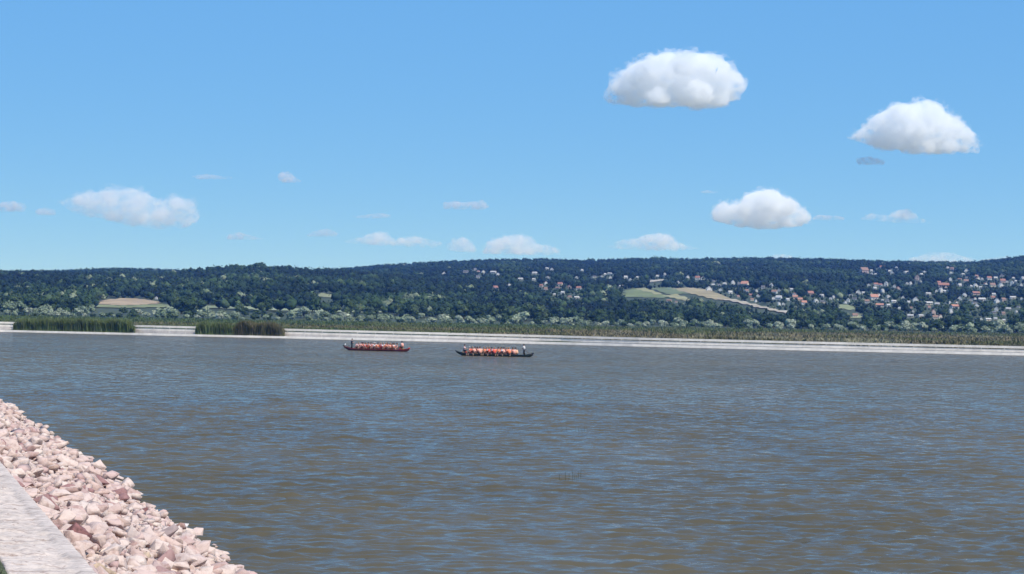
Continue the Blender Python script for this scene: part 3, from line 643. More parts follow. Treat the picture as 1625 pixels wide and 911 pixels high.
M['pane'] = plain('window_glass', (0.05, 0.06, 0.08), 0.15, 0.1, 2, 0.5); M['door'] = plain('house_door', (0.16, 0.10, 0.06), 0.6)
def house_kit(t):
    """unit house, 1 wide along x (-.5...5): wall, roof, chimney, windows, door meshes"""
    d, he, hr, axis = {'s': (0.8, 0.42, 0.36, 'x'), 'g': (0.95, 0.46, 0.46, 'y'), 'l': (0.45, 0.28, 0.18, 'x'), 't': (0.95, 0.85, 0.5, 'y')}[t]
    a, b = 0.5, d / 2
    V = [(-a, -b, -0.6), (a, -b, -0.6), (a, b, -0.6), (-a, b, -0.6), (-a, -b, he), (a, -b, he), (a, b, he), (-a, b, he)]
    Fc = [(0, 1, 5, 4), (1, 2, 6, 5), (2, 3, 7, 6), (3, 0, 4, 7)]
    if axis == 'x': V += [(-a, 0, he + hr), (a, 0, he + hr)]; Fc += [(5, 6, 9), (7, 4, 8)]
    else: V += [(0, -b, he + hr), (0, b, he + hr)]; Fc += [(4, 5, 8), (6, 7, 9)]
    wall = (V, Fc); o = 0.06; th = 0.035; R = []
    for s in (-1, 1):
        if axis == 'x':
            k = hr / b; V = [(-a - o, s * (b + o), he - k * o), (a + o, s * (b + o), he - k * o), (a + o, 0, he + hr), (-a - o, 0, he + hr)]
        else:
            k = hr / a; V = [(s * (a + o), -b - o, he - k * o), (s * (a + o), b + o, he - k * o), (0, b + o, he + hr), (0, -b - o, he + hr)]
        V = [(x, y, z + 0.006) for x, y, z in V]; V += [(x, y, z + th) for x, y, z in V]
        R.append((V, box_vf(0, 1, 0, 1, 0, 1)[1]))
    roof = join_vf(R)
    chim = box_vf(0.16, 0.24, 0.05, 0.13, he + hr * 0.4, he + hr * 1.25)
    win = []
    nwin = 4 if t == 'l' else 2
    for i in range(nwin):
        x = -0.5 + (i + 0.5) / nwin + (0.03 if i == 0 else -0.03); z = he * (0.25 if t != 't' else 0.15); win.append(box_vf(x - 0.055, x + 0.055, -b - 0.008, -b + 0.01, z, z + 0.16))
        if t == 't': win.append(box_vf(x - 0.055, x + 0.055, -b - 0.008, -b + 0.01, z + 0.42, z + 0.58))
    win.append(box_vf(a - 0.01, a + 0.008, -0.07, 0.07, he * 0.3, he * 0.3 + 0.15))
    door = box_vf(-0.05, 0.05, -b - 0.012, -b + 0.01, -0.05, 0.22)
    return wall, roof, chim, win, door
KIT = {}
for t in 'sglt':
    w_, r_, c_, wi_, d_ = house_kit(t)
    KIT[t] = (py_mesh('wall', *w_), py_mesh('roof', *r_), py_mesh('chimney', *c_, ), [py_mesh('window', *x, M['pane']) for x in wi_], py_mesh('door', *d_, M['door']))
    for k in (0, 1, 2): KIT[t][k].materials.append(None)
HOUSES = []
for line in H_RAW.replace('\n', ';').split(';'):
    a = line.split(','); HOUSES.append((float(a[0]), float(a[1]), float(a[2]), a[3][0], a[3][1], a[4]))
def cluster(x, y):
    if x < 600: return 'on the left hill'
    if x < 835: return 'hamlet above boats'
    if x < 985: return 'left of hillside fields'
    if x < 1128: return 'by hillside fields'
    if x < 1262: return 'above the pale dirt track'
    if x < 1345: return 'right of the dirt track'
    if y > 487: return 'low edge of village'
    if x < 1430: return 'upper left village' if y < 445 else 'centre left village' if y < 465 else 'lower left village'
    if x < 1515: return 'upper middle village' if y < 456 else 'lower middle village'
    return 'upper right village' if y < 449 else 'centre right village' if y < 462 else 'lower right village'
hb = {}
for h in HOUSES: hb.setdefault((cluster(h[0], h[1]), h[3], h[4], h[5]), []).append(h)
TYPEN = {'s': 'house', 'g': 'gabled house', 'l': 'long low house', 't': 'tall narrow house'}
hrng = random.Random(5); HRECT = []
HASP = {'s': 0.78, 'g': 0.92, 'l': 0.46, 't': 1.35}
for (cl, wc, rc, t), lst in hb.items():
    lst.sort(key=lambda h: h[0])
    for i, h in enumerate(lst):
        ph = h[2] * HASP[t]
        X, Yh, Zh = terrain_hit(h[0], h[1] + ph * 0.5)
        wdt = h[2] * Yh / F * 0.88
        e = empty('house', (X, Yh, Zh), hrng.uniform(-0.45, 0.45)); e.scale = (wdt,) * 3
        kit = KIT[t]
        for k, (nm, mt) in enumerate((('wall', WM[wc]), ('roof', RM[rc]))):
            o = link(nm, kit[k], e); o.material_slots[0].link = 'OBJECT'; o.material_slots[0].material = mt
            if nm == 'roof':
                c = link('chimney', kit[2], o); c.material_slots[0].link = 'OBJECT'; c.material_slots[0].material = WM['b']
        for wm in kit[3]: link('window', wm, e)
        link('door', kit[4], e)
        pos = '' if len(lst) == 1 else f', {nth(i)}'
        tag(e, f'{WALLC[wc][0]} {TYPEN[t]} with {ROOFC[rc][0]} roof{pos}, {cl}', 'house', 'houses on the wooded hillside')
        HRECT.append((h[0] - h[2] * 0.5 - 0.5, h[0] + h[2] * 0.5 + 0.5, h[1] - ph * 0.55, h[1] + ph * 0.42, Yh))
HRECT = np.array(HRECT)

# ------------------------------------------------------------------ woods on the hills
pts = []
Yt = 1560.0
while Yt < 4420:
    sp = 5.6 + Yt / 1000 * 1.45; x = np.arange(-0.30 * Yt, 0.30 * Yt, sp) + rng.uniform(-0.45, 0.45, len(np.arange(-0.30 * Yt, 0.30 * Yt, sp))) * sp
    yv = Yt + rng.uniform(-0.6, 0.6, len(x)) * sp; pts.append(np.stack([x, yv], -1)); Yt += sp * 1.05
pts = np.concatenate(pts); tz_ = terrain_z(pts[:, 0], pts[:, 1]); u = pts[:, 0] / pts[:, 1]
keep = rng.random(len(pts)) < 0.86
# beyond a crest nothing is seen: keep only a belt behind it
upA = np.interp(u, PA[0], PA[1]); 
hs = rng.uniform(4.2, 10.5, len(pts)) * (0.7 + 0.6 * fbm(pts[:, 0] / 70, pts[:, 1] / 70, 3))
pxs, pys = project(np.stack([pts[:, 0], pts[:, 1], tz_], -1)); _, pyt = project(np.stack([pts[:, 0], pts[:, 1], tz_ + hs], -1)); rpx = hs * 0.42 * F / pts[:, 1]
# horizon of the land in front of each tree, per column
colw = 6.0; ci = ((pxs + 400) / colw).astype(int).clip(0, 420); o_ = np.argsort(pts[:, 1]); best = np.full(421, 1e9); vis = np.zeros(len(pts), bool)
for i in o_:
    c_ = ci[i]; vis[i] = pyt[i] < best[c_] + 5.0
    if pys[i] - 2 < best[c_]: best[c_] = min(best[c_], pys[i] - 2)
keep &= vis & (pxs > -120) & (pxs < 1745)
for (x0, x1, y0, y1, Yh) in HRECT:
    cov = (pts[:, 1] < Yh + 3) & (pxs + rpx > x0) & (pxs - rpx < x1) & (pyt < y1) & (pys > y0)
    small = cov & (rng.random(len(pts)) < 0.95)
    hs[small] = np.minimum(hs[small], rng.uniform(2.0, 4.2, int(small.sum())))
    near = (np.abs(pxs - (x0 + x1) / 2) < (x1 - x0) * 0.6) & (np.abs(pts[:, 1] - Yh) < 7); keep &= ~near
_, pyt = project(np.stack([pts[:, 0], pts[:, 1], tz_ + hs], -1)); rpx = hs * 0.42 * F / pts[:, 1]
for (x0, x1, y0, y1, Yh) in HRECT:
    cov = (pts[:, 1] < Yh + 3) & (pxs + rpx > x0) & (pxs - rpx < x1) & (pyt < y1 - 0.5 * (y1 - y0)) & (pys > y0)
    keep &= ~(cov & (rng.random(len(pts)) < 0.93))
for poly in FIELDS:
    for fx in (-0.7, 0, 0.7):
        for fy in (0.02, 0.35, 0.7, 1.0): keep &= ~in_poly(pxs + rpx * fx, pyt * (1 - fy) + pys * fy, poly)
pts, tz_, hs, pxs, pyt = pts[keep], tz_[keep], hs[keep], pxs[keep], pyt[keep]
tone = np.clip(0.10 + 1.25 * (fbm(pts[:, 0] / 70, pts[:, 1] / 70, 3) - 0.33) + 0.10 * (1 - sstep((pts[:, 1] - 1650) / 900)) + rng.normal(0, 1, len(pts)) * np.where(pts[:, 1] < 2600, 0.11, 0.07) + (rng.random(len(pts)) < np.where(pts[:, 1] < 2300, 0.045, 0.012)) * 0.55, 0, 1)
# poplars and the front trees are things of their own
front = np.nonzero((pts[:, 1] < 1850) & (pxs > -15) & (pxs < 1640))[0]
rs = np.random.default_rng(9); front = front[np.argsort(pts[front, 1])][:230] if len(front) > 230 else front
mask = np.ones(len(pts), bool); mask[front] = False
gl_ = {}
for i in front:
    e = plant('tree', float(pts[i, 0]), float(pts[i, 1]), float(hs[i]) / 8.6, int(i), float(rs.uniform(0, 6.28)), float(rs.uniform(0.9, 1.25)))
    sg = next(t for a, b, t in SEGS if a <= pxs[i] < b)
    gl_.setdefault(sg, []).append((pxs[i], e))
for sg, lst in gl_.items():
    lst.sort(key=lambda t: t[0])
    for i, (a_, e) in enumerate(lst): tag(e, f'woodland tree, {nth(i)} at hill foot, {sg}' if i < 30 else f'woodland tree, {nth(len(lst) - 1 - i).replace("left", "right")} at hill foot, {sg}', 'tree', 'woodland trees at the foot of the hills')
for i, (pxx, py, s) in enumerate(((1186, 500, 0.8), (1193, 501, 0.95), (1200, 502, 0.85), (1216, 503, 0.8), (1104, 494, 0.75), (1111, 495, 0.8), (1119, 496, 0.7), (1068, 494, 0.75), (1076, 496, 0.7), (1388, 503, 0.9), (1415, 505, 0.85), (1497, 512, 0.85))):
    rank = [5, 6, 7, 8, 2, 3, 4, 0, 1, 9, 10, 11]
    X, Yh, Zh = terrain_hit(pxx, py + 2); e = plant('poplar', X, Yh, s * 0.8, i, i * 1.3)
    tag(e, f'slender dark poplar, {nth(rank[i])} among poplars below village and fields', 'tree', 'poplars at the foot of the slope')
# the woods as one mass
def far_tree(seed, lumps, sprigs):
    r = np.random.default_rng(seed); Vs = []; Fs = []; b = 0
    v0, f0 = (np.array([(0, 0, 1.0)] + [(math.cos(t) * 0.9, math.sin(t) * 0.9, 0.42) for t in np.arange(5) * 1.2566] + [(math.cos(t) * 0.9, math.sin(t) * 0.9, -0.42) for t in np.arange(5) * 1.2566 + 0.628] + [(0, 0, -1.0)]),
              np.array([(0, 1 + k, 1 + (k + 1) % 5) for k in range(5)] + [(1 + k, 6 + k, 1 + (k + 1) % 5) for k in range(5)] + [(1 + (k + 1) % 5, 6 + k, 6 + (k + 1) % 5) for k in range(5)] + [(11, 6 + (k + 1) % 5, 6 + k) for k in range(5)]))
    for k in range(lumps):
        t = r.uniform(0, 6.28); q = r.uniform(0.14, 0.28) if k else 0; c = np.array([math.cos(t) * q, math.sin(t) * q, r.uniform(0.35, 0.75) if k else 0.5]); s = r.uniform(0.19, 0.27) if k else 0.34
        Vs.append(v0 * s * (1 + r.normal(0, 0.16, (12, 1))) * np.array([1, 1, 1.05]) + c); Fs.append(f0 + b); b += 12
    for k in range(sprigs):
        d = r.normal(0, 1, 3); d /= np.linalg.norm(d); d[2] = abs(d[2]); p0 = np.array([0, 0, 0.52]) + d * np.array([0.42, 0.42, 0.44]); e_ = r.normal(0, 0.09, (3, 3))
        Vs.append(p0 + e_); Fs.append(np.array([[0, 1, 2]]) + b); b += 3
    return np.concatenate(Vs), np.concatenate(Fs)
TN = [far_tree(i, 3, 12) for i in range(6)]; TMID = [far_tree(30 + i, 2, 7) for i in range(6)]; TFAR = [far_tree(50 + i, 1, 7) for i in range(6)]
def wood(name, sel, temps, label):
    Vs = []; Fs = []; At = []; b = 0; r = np.random.default_rng(4)
    kind = r.integers(0, len(temps), len(pts))
    for k, (v, f) in enumerate(temps):
        ii = np.nonzero(sel & (kind == k))[0]
        if not len(ii): continue
        a = r.uniform(0, 6.28, len(ii)); ca, sa = np.cos(a), np.sin(a); s = hs[ii]; wx = s * r.uniform(0.85, 1.25, len(ii))
        X = (v[None, :, 0] * ca[:, None] - v[None, :, 1] * sa[:, None]) * wx[:, None] + pts[ii, 0][:, None]
        Y = (v[None, :, 0] * sa[:, None] + v[None, :, 1] * ca[:, None]) * wx[:, None] + pts[ii, 1][:, None]
        Z = v[None, :, 2] * s[:, None] + tz_[ii][:, None] - 0.3
        Vs.append(np.stack([X, Y, Z], -1).reshape(-1, 3)); Fs.append((f[None] + (np.arange(len(ii)) * len(v))[:, None, None] + b).reshape(-1, 3)); b += len(ii) * len(v)
        At.append(np.clip(np.repeat(tone[ii], len(v)) + r.normal(0, 0.02, len(ii) * len(v)), 0, 1))
    print(name, int(sel.sum()), 'trees', sum(len(f) for f in Fs), 'tris')
    tag(link(name, np_mesh(name, np.concatenate(Vs), np.concatenate(Fs), M['forest'], attrs={'tone': np.concatenate(At)})), label, 'woods', kind='stuff')
wood('foothill_woods', mask & (pts[:, 1] < 2020), TN, 'mixed green woods at the foot of the hills behind the shrubs')
wood('near_woods', mask & (pts[:, 1] >= 2020) & (pts[:, 1] < 2900), TMID, 'dense dark green woods covering the nearer left hill')
wood('far_woods', mask & (pts[:, 1] >= 2900), TFAR, 'dense bluish green woods on the far ridge around the village')

# ------------------------------------------------------------------ dragon boats
M['hull_red'] = plain('hull_dark_red', (0.13, 0.018, 0.018), 0.4, 0.15, 2, 0.5); M['hull_green'] = plain('hull_dark_green', (0.012, 0.026, 0.022), 0.4, 0.15, 2, 0.5)
M['gunwale_red'] = plain('gunwale_red', (0.38, 0.04, 0.03), 0.45, 0.1, 2, 0.5); M['gunwale_dark'] = plain('gunwale_dark', (0.03, 0.035, 0.035), 0.5, 0.1, 2)
M['bench'] = plain('bench_wood', (0.32, 0.2, 0.11), 0.7); M['drum'] = plain('drum_red', (0.4, 0.06, 0.04), 0.5); M['skin_drum'] = plain('drum_skin', (0.7, 0.62, 0.5), 0.7)
M['paddle'] = plain('paddle_wood', (0.12, 0.08, 0.055), 0.6); M['white_paint'] = plain('white_paint', (0.75, 0.75, 0.75), 0.5, 0.05)
LB = 13.0
def hull_geom(n=44):
    st = []
    for i in range(n + 1):
        t = -1 + 2 * i / n; a = abs(t)
        w = 0.60 * max(0.0, 1 - a ** 2.6) ** 0.75 + 0.045
        if t < 0: top = 0.34 + 0.42 * max(0, (a - 0.62) / 0.38) ** 1.6; keel = -0.18 + 0.72 * max(0, (a - 0.74) / 0.26) ** 1.5
        else: top = 0.34 + 0.26 * max(0, (a - 0.72) / 0.28) ** 1.6; keel = -0.18 + 0.45 * max(0, (a - 0.84) / 0.16) ** 1.5
        st.append((t * LB / 2, w, top, keel))
    return st
HST = hull_geom()
def hull_vf():
    V = []; Fs = []; prof = [(1.0, 1.0), (0.97, 0.62), (0.82, 0.26), (0.45, 0.04), (0.0, 0.0)]
    for x, w, top, keel in HST:
        ring = []
        for k, hgt in prof: ring.append((x, -w * k, keel + (top - keel) * hgt))
        for k, hgt in prof[-2::-1]: ring.append((x, w * k, keel + (top - keel) * hgt))
        wi = max(0.01, w - 0.045); fl = min(top - 0.04, max(0.06, keel + 0.12))
        for k, z in ((1, top), (0.8, fl + 0.02), (-0.8, fl + 0.02), (-1, top)): ring.append((x, wi * k, z))
        V += ring
    n = 13
    for i in range(len(HST) - 1):
        for k in range(n): Fs.append((i * n + k, i * n + (k + 1) % n, (i + 1) * n + (k + 1) % n, (i + 1) * n + k))
    Fs.append(tuple(range(n - 1, -1, -1))); Fs.append(tuple((len(HST) - 1) * n + k for k in range(n)))
    return V, Fs
HULL = hull_vf()
def stripe_vf():
    parts = []
    for s in (-1, 1):
        V = []; Fs = []
        for x, w, top, keel in HST:
            for dz, dw in ((0.02, 0.035), (-0.07, 0.03), (-0.07, -0.02), (0.02, -0.02)): V.append((x, s * (w + dw), top + dz))
        for i in range(len(HST) - 1):
            for k in range(4): Fs.append((i * 4 + k, i * 4 + (k + 1) % 4, i * 4 + 4 + (k + 1) % 4, i * 4 + 4 + k))
        parts.append((V, Fs))
    return parts
def make_boat(px, py, yaw, hull_m, gun_m, label, white_tip):
    c = ground(px, py); b = empty('dragon_boat', (c.x, c.y, 0), yaw); tag(b, label, 'boat', 'dragon boats on the lake')
    h = link('hull', py_mesh('hull', *HULL, M[hull_m], True), b)
    for vf in stripe_vf(): link('gunwale', py_mesh('gunwale', *vf, M[gun_m]), h)
    for i in range(10): link('bench', box_mesh('bench', (-3.9 + i * 0.82, -3.65 + i * 0.82, -0.53, 0.53, 0.37, 0.42), M['bench']), b)
    x, w, top, keel = HST[0]
    tip = link('tail' , py_mesh('tail', *tube_vf([(x + 0.5, 0, top - 0.25), (x + 0.1, 0, top - 0.04), (x - 0.10, 0, top + 0.08), (x - 0.15, 0, top + 0.15)], [0.09, 0.10, 0.09, 0.03], 8), M['gunwale_dark'], True), b)
    if white_tip: link('tail_ornament', py_mesh('tail_ornament', *tube_vf([(x + 0.25, 0, top + 0.05), (x + 0.3, 0, top + 0.3), (x + 0.34, 0, top + 0.42)], [0.10, 0.14, 0.04], 8), M['white_paint'], True), b)
    x, w, top, keel = HST[-1]
    link('prow', py_mesh('prow', *tube_vf([(x - 0.5, 0, top - 0.25), (x - 0.05, 0, top - 0.02), (x + 0.16, 0, top + 0.06)], [0.10, 0.17, 0.10], 8), M[gun_m if white_tip else 'gunwale_dark'], True), b)
    d = link('drum', py_mesh('drum', *tube_vf([(4.75 if white_tip else -4.75, 0, 0.2), (4.75 if white_tip else -4.75, 0, 0.5), (4.75 if white_tip else -4.75, 0, 0.8)], [0.2, 0.27, 0.22], 14), M['drum'], True), b)
    dx = 4.75 if white_tip else -4.75
    link('drum_head', py_mesh('drum_head', *tube_vf([(dx, 0, 0.801), (dx, 0, 0.82)], [0.21, 0.2], 14), M['skin_drum']), d)
    sx = 5.25 if white_tip else -5.25
    link('drummer_seat', box_mesh('drummer_seat', (sx - 0.16, sx + 0.16, -0.2, 0.2, 0.1, 0.72), M['bench']), b)
    link('stern_platform', box_mesh('stern_platform', (-5.6 if white_tip else 4.7, -4.7 if white_tip else 5.6, -0.22, 0.22, 0.16, 0.26), M['bench']), b)
    return b
# ---- people
def sphere_vf(c, r, sub=2, sq=(1, 1, 1)):
    v, f = ICO2; return [(c[0] + a * r * sq[0], c[1] + b_ * r * sq[1], c[2] + d * r * sq[2]) for a, b_, d in v], [tuple(q) for q in f]
def limb(p, r): return tube_vf(p, r, 10)
def fingers(hand, d, side):
    out = []; d = Vector(d).normalized(); up = Vector((0, 0, 1)); s = d.cross(up).normalized() if abs(d.z) < 0.95 else Vector((0, 1, 0)); nrm = s.cross(d)
    for k, L in enumerate((0.066, 0.075, 0.072, 0.055)):
        b0 = Vector(hand) + s * (0.03 - 0.02 * k) + d * 0.03
        out.append(tube_vf([b0, b0 + d * L * 0.55 - nrm * 0.012, b0 + d * L * 0.7 - nrm * 0.045], [0.009, 0.0085, 0.006], 6))
    b0 = Vector(hand) + s * 0.035 - d * 0.015; out.append(tube_vf([b0, b0 + s * 0.03 + d * 0.025, b0 + s * 0.025 + d * 0.055 - nrm * 0.02], [0.011, 0.010, 0.007], 6))
    return out
def body_mesh(J):
    """J: dict of joints. One continuous skin surface, fingers rooted in the palms."""
    pv, ch, nk, hd = Vector(J['pelvis']), Vector(J['chest']), Vector(J['neck']), Vector(J['head'])
    parts = [limb([pv - Vector((0, 0, 0.05)), pv.lerp(ch, 0.45), ch, ch.lerp(nk, 0.6)], [0.15, 0.135, 0.155, 0.09]), limb([ch.lerp(nk, 0.6), nk, nk.lerp(hd, 0.5)], [0.065, 0.055, 0.055]), sphere_vf(hd, 0.105, sq=(0.98, 0.8, 1.18))]
    fw = Vector(J.get('face', (1, 0, 0)))
    parts.append(sphere_vf(hd + fw * 0.103 - Vector((0, 0, 0.015)), 0.022)); sd = fw.cross(Vector((0, 0, 1))).normalized()
    for s in (-1, 1): parts.append(sphere_vf(hd + sd * s * 0.086, 0.025, sq=(0.8, 0.8, 1.3)))
    parts.append(sphere_vf(hd + fw * 0.09 - Vector((0, 0, 0.065)), 0.028, sq=(0.6, 1, 0.5)))
    parts.append(limb([J['shR'], J['shL']], [0.075, 0.075]))
    for s in 'LR':
        parts.append(limb([J['sh' + s], Vector(J['sh' + s]).lerp(Vector(J['el' + s]), 0.5), J['el' + s], Vector(J['el' + s]).lerp(Vector(J['ha' + s]), 0.4), J['ha' + s]], [0.062, 0.052, 0.042, 0.042, 0.030]))
        parts.append(sphere_vf(J['ha' + s], 0.042, sq=(1, 0.8, 0.9)))
        parts.append(limb([J['hip' + s], Vector(J['hip' + s]).lerp(Vector(J['kn' + s]), 0.5), J['kn' + s], Vector(J['kn' + s]).lerp(Vector(J['ft' + s]), 0.35), J['ft' + s]], [0.10, 0.085, 0.058, 0.058, 0.04]))
        ft = Vector(J['ft' + s]); parts.append(limb([ft - fw * 0.05, ft + fw * 0.09, ft + fw * 0.18 - Vector((0, 0, 0.015))], [0.045, 0.042, 0.025]))
    me = remesh(*join_vf(parts), 0.02, 'body')
    V = [v.co.copy() for v in me.vertices]; Fs = [tuple(p.vertices) for p in me.polygons]; bpy.data.meshes.remove(me)
    fin = []
    for s in 'LR': fin += fingers(J['ha' + s], Vector(J['ha' + s]) - Vector(J['el' + s]), s)
    return py_mesh('body', *join_vf([(V, Fs)] + fin), None, True)
def torso_shell(J, grow, z0, z1, name):
    pv, ch, nk = Vector(J['pelvis']), Vector(J['chest']), Vector(J['neck']); path = [pv.lerp(ch, z0), pv.lerp(ch, 0.55), ch, ch.lerp(nk, z1)]
    sd = (Vector(J['shL']) - Vector(J['shR'])).normalized(); V = []; Fs = []; n = 14
    for i, p_ in enumerate(path):
        d = (path[min(i + 1, 3)] - path[max(0, i - 1)]).normalized(); f = d.cross(sd).normalized(); rw_, rd = ((0.18, 0.16), (0.185, 0.165), (0.205, 0.18), (0.14, 0.12))[i]
        for k in range(n):
            a = 2 * math.pi * k / n; V.append(p_ + sd * (math.cos(a) * (rw_ + grow)) + f * (math.sin(a) * (rd + grow)))
    for i in range(3):
        for k in range(n): Fs.append((i * n + k, i * n + (k + 1) % n, (i + 1) * n + (k + 1) % n, (i + 1) * n + k))
    Fs += [tuple(range(n - 1, -1, -1)), tuple(3 * n + k for k in range(n))]
    return py_mesh(name, V, Fs, None, True)
def sleeves(J, name):
    parts = []
    for s in 'LR': parts.append(limb([J['sh' + s], Vector(J['sh' + s]).lerp(Vector(J['el' + s]), 0.85)], [0.085, 0.07]))
    return parts
def trousers(J, short, name):
    parts = []
    for s in 'LR':
        h, k, f = Vector(J['hip' + s]), Vector(J['kn' + s]), Vector(J['ft' + s])
        parts.append(limb([h, h.lerp(k, 0.5), k] if short else [h, h.lerp(k, 0.5), k, k.lerp(f, 0.92)], [0.125, 0.108, 0.085] if short else [0.125, 0.108, 0.082, 0.07]))
    parts.append(limb([Vector(J['pelvis']) - Vector((0, 0, 0.09)), Vector(J['pelvis']) + Vector((0, 0, 0.07))], [0.165, 0.17]))
    return py_mesh(name, *join_vf(parts), None, True)
def hair_mesh(J, name='hair', brim=False):
    hd = Vector(J['head']); fw = Vector(J.get('face', (1, 0, 0))); V = []; v, f = ICO2
    Vv = [hd - fw * 0.016 + Vector((a * 0.118, b_ * 0.105, max(d, -0.25) * 0.14 + 0.022)) for a, b_, d in v]; parts = [(Vv, [tuple(q) for q in f])]
    if brim: parts.append(tube_vf([hd + Vector((0, 0, 0.045)), hd + Vector((0, 0, 0.06))], [0.19, 0.17], 16))
    return py_mesh(name, *join_vf(parts), None, True)
def seated(lean, side):
    """paddler on a bench, facing +x, paddle over the side (+1 = +y)"""
    s = side; cx = lean
    return dict(pelvis=(0, 0, 0.09), chest=(0.20 * cx, 0.02 * s, 0.46), neck=(0.30 * cx, 0.03 * s, 0.62), head=(0.36 * cx + 0.03, 0.04 * s, 0.80), face=(1, 0, 0),
                shL=(0.22 * cx, 0.19, 0.53), shR=(0.22 * cx, -0.19, 0.53),
                elL=(0.42 * cx + (0.05 if s > 0 else 0.15), 0.30 if s > 0 else 0.22, 0.36 if s > 0 else 0.58), elR=(0.42 * cx + (0.05 if s < 0 else 0.15), -0.30 if s < 0 else -0.22, 0.36 if s < 0 else 0.58),
                haL=(0.62 * cx + 0.05, 0.42 if s > 0 else 0.30 * 1 - 0.02, 0.18 if s > 0 else 0.70), haR=(0.62 * cx + 0.05, -0.42 if s < 0 else -0.28, 0.18 if s < 0 else 0.70),
                hipL=(0.02, 0.09, 0.08), hipR=(0.02, -0.09, 0.08), knL=(0.40, 0.12, 0.16), knR=(0.40, -0.12, 0.16), ftL=(0.52, 0.12, -0.19), ftR=(0.52, -0.12, -0.19))
STAND = dict(pelvis=(0, 0, 0.92), chest=(0.03, 0, 1.28), neck=(0.05, 0, 1.46), head=(0.08, 0, 1.63), face=(1, 0, 0), shL=(0.03, 0.2, 1.38), shR=(0.03, -0.2, 1.38),
             elL=(0.16, 0.30, 1.14), elR=(0.18, -0.28, 1.12), haL=(0.34, 0.28, 1.12), haR=(0.36, -0.12, 1.0), hipL=(0, 0.1, 0.9), hipR=(0, -0.1, 0.9),
             knL=(0.06, 0.13, 0.48), knR=(0.02, -0.13, 0.48), ftL=(0.0, 0.14, 0.05), ftR=(-0.06, -0.14, 0.05))
HIGHSEAT = dict(pelvis=(0, 0, 0.09), chest=(0.05, 0, 0.46), neck=(0.07, 0, 0.63), head=(0.10, 0, 0.81), face=(1, 0, 0), shL=(0.05, 0.19, 0.54), shR=(0.05, -0.19, 0.54),
                elL=(0.16, 0.26, 0.34), elR=(0.16, -0.26, 0.34), haL=(0.38, 0.16, 0.33), haR=(0.38, -0.16, 0.42), hipL=(0.02, 0.09, 0.08), hipR=(0.02, -0.09, 0.08),
                knL=(0.40, 0.13, 0.06), knR=(0.40, -0.13, 0.06), ftL=(0.44, 0.13, -0.40), ftR=(0.44, -0.13, -0.40))
POSES = {}
for nm, J in (('f_in', seated(1.25, 1)), ('f_out', seated(1.25, -1)), ('b_in', seated(0.55, 1)), ('b_out', seated(0.55, -1)), ('stand', STAND), ('drummer', HIGHSEAT)):
    POSES[nm] = dict(J=J, body=body_mesh(J), vest=torso_shell(J, 0.07, -0.1, 0.65, 'life_vest'), shirt=torso_shell(J, 0.008, -0.1, 0.7, 'shirt'), legs=trousers(J, nm not in ('stand',), 'trousers'), hair=hair_mesh(J), hat=hair_mesh(J, 'hat', True),
                     sleeve=py_mesh('sleeves', *join_vf(sleeves(J, 's')), None, True))
    for k in ('body', 'vest', 'shirt', 'legs', 'hair', 'hat', 'sleeve'): POSES[nm][k].materials.append(None)
SKIN = [plain('skin_tone', (0.50, 0.31, 0.23), 0.6, 0.06), plain('skin_tone', (0.42, 0.25, 0.18), 0.6, 0.06)]
VEST = {'orange': plain('vest_orange', (0.88, 0.24, 0.11), 0.7, 0.06), 'salmon': plain('vest_salmon', (0.88, 0.42, 0.32), 0.7, 0.1), 'faded orange': plain('vest_faded_orange', (0.80, 0.46, 0.30), 0.7, 0.1), 'red': plain('vest_red', (0.75, 0.12, 0.08), 0.7, 0.1)}
CLOTH = {'white': plain('cloth_white', (0.75, 0.73, 0.72), 0.8, 0.06), 'pink': plain('cloth_pink', (0.66, 0.44, 0.44), 0.8, 0.06), 'salmon': plain('cloth_salmon', (0.80, 0.34, 0.24), 0.8, 0.06), 'dark': plain('cloth_dark', (0.03, 0.03, 0.04), 0.8), 'navy': plain('cloth_navy', (0.03, 0.04, 0.08), 0.8)}
HAIR = {'dark': plain('hair_dark', (0.035, 0.022, 0.016), 0.6), 'fair': plain('hair_fair', (0.30, 0.20, 0.11), 0.6), 'grey': plain('hair_grey', (0.35, 0.34, 0.33), 0.6)}
def part(name, me, parent, mat):
    o = link(name, me, parent); o.material_slots[0].link = 'OBJECT'; o.material_slots[0].material = mat; return o
def person(pose, boat, loc, rz, vest, shirt, legs, hair, label, group, hat=None):
    e = empty('person'); e.scale = (1.05,) * 3 if pose == 'stand' else (1.2,) * 3; P_ = POSES[pose]; w_ = Matrix.Translation(boat.location) @ Matrix.Rotation(boat.rotation_euler.z, 4, 'Z')
    e.location = w_ @ Vector(loc); e.rotation_euler = (0, 0, boat.rotation_euler.z + rz); tag(e, label, 'person', group)
    part('body', P_['body'], e, random.choice(SKIN)); part('shirt', P_['shirt'], e, CLOTH[shirt]); part('sleeves', P_['sleeve'], e, CLOTH[shirt]); part('trousers', P_['legs'], e, CLOTH[legs])
    if vest: part('life_vest', P_['vest'], e, VEST[vest])
    part('hair', P_['hair'], e, HAIR[hair])
    if hat: part('hat', P_['hat'], e, CLOTH[hat])
    return e
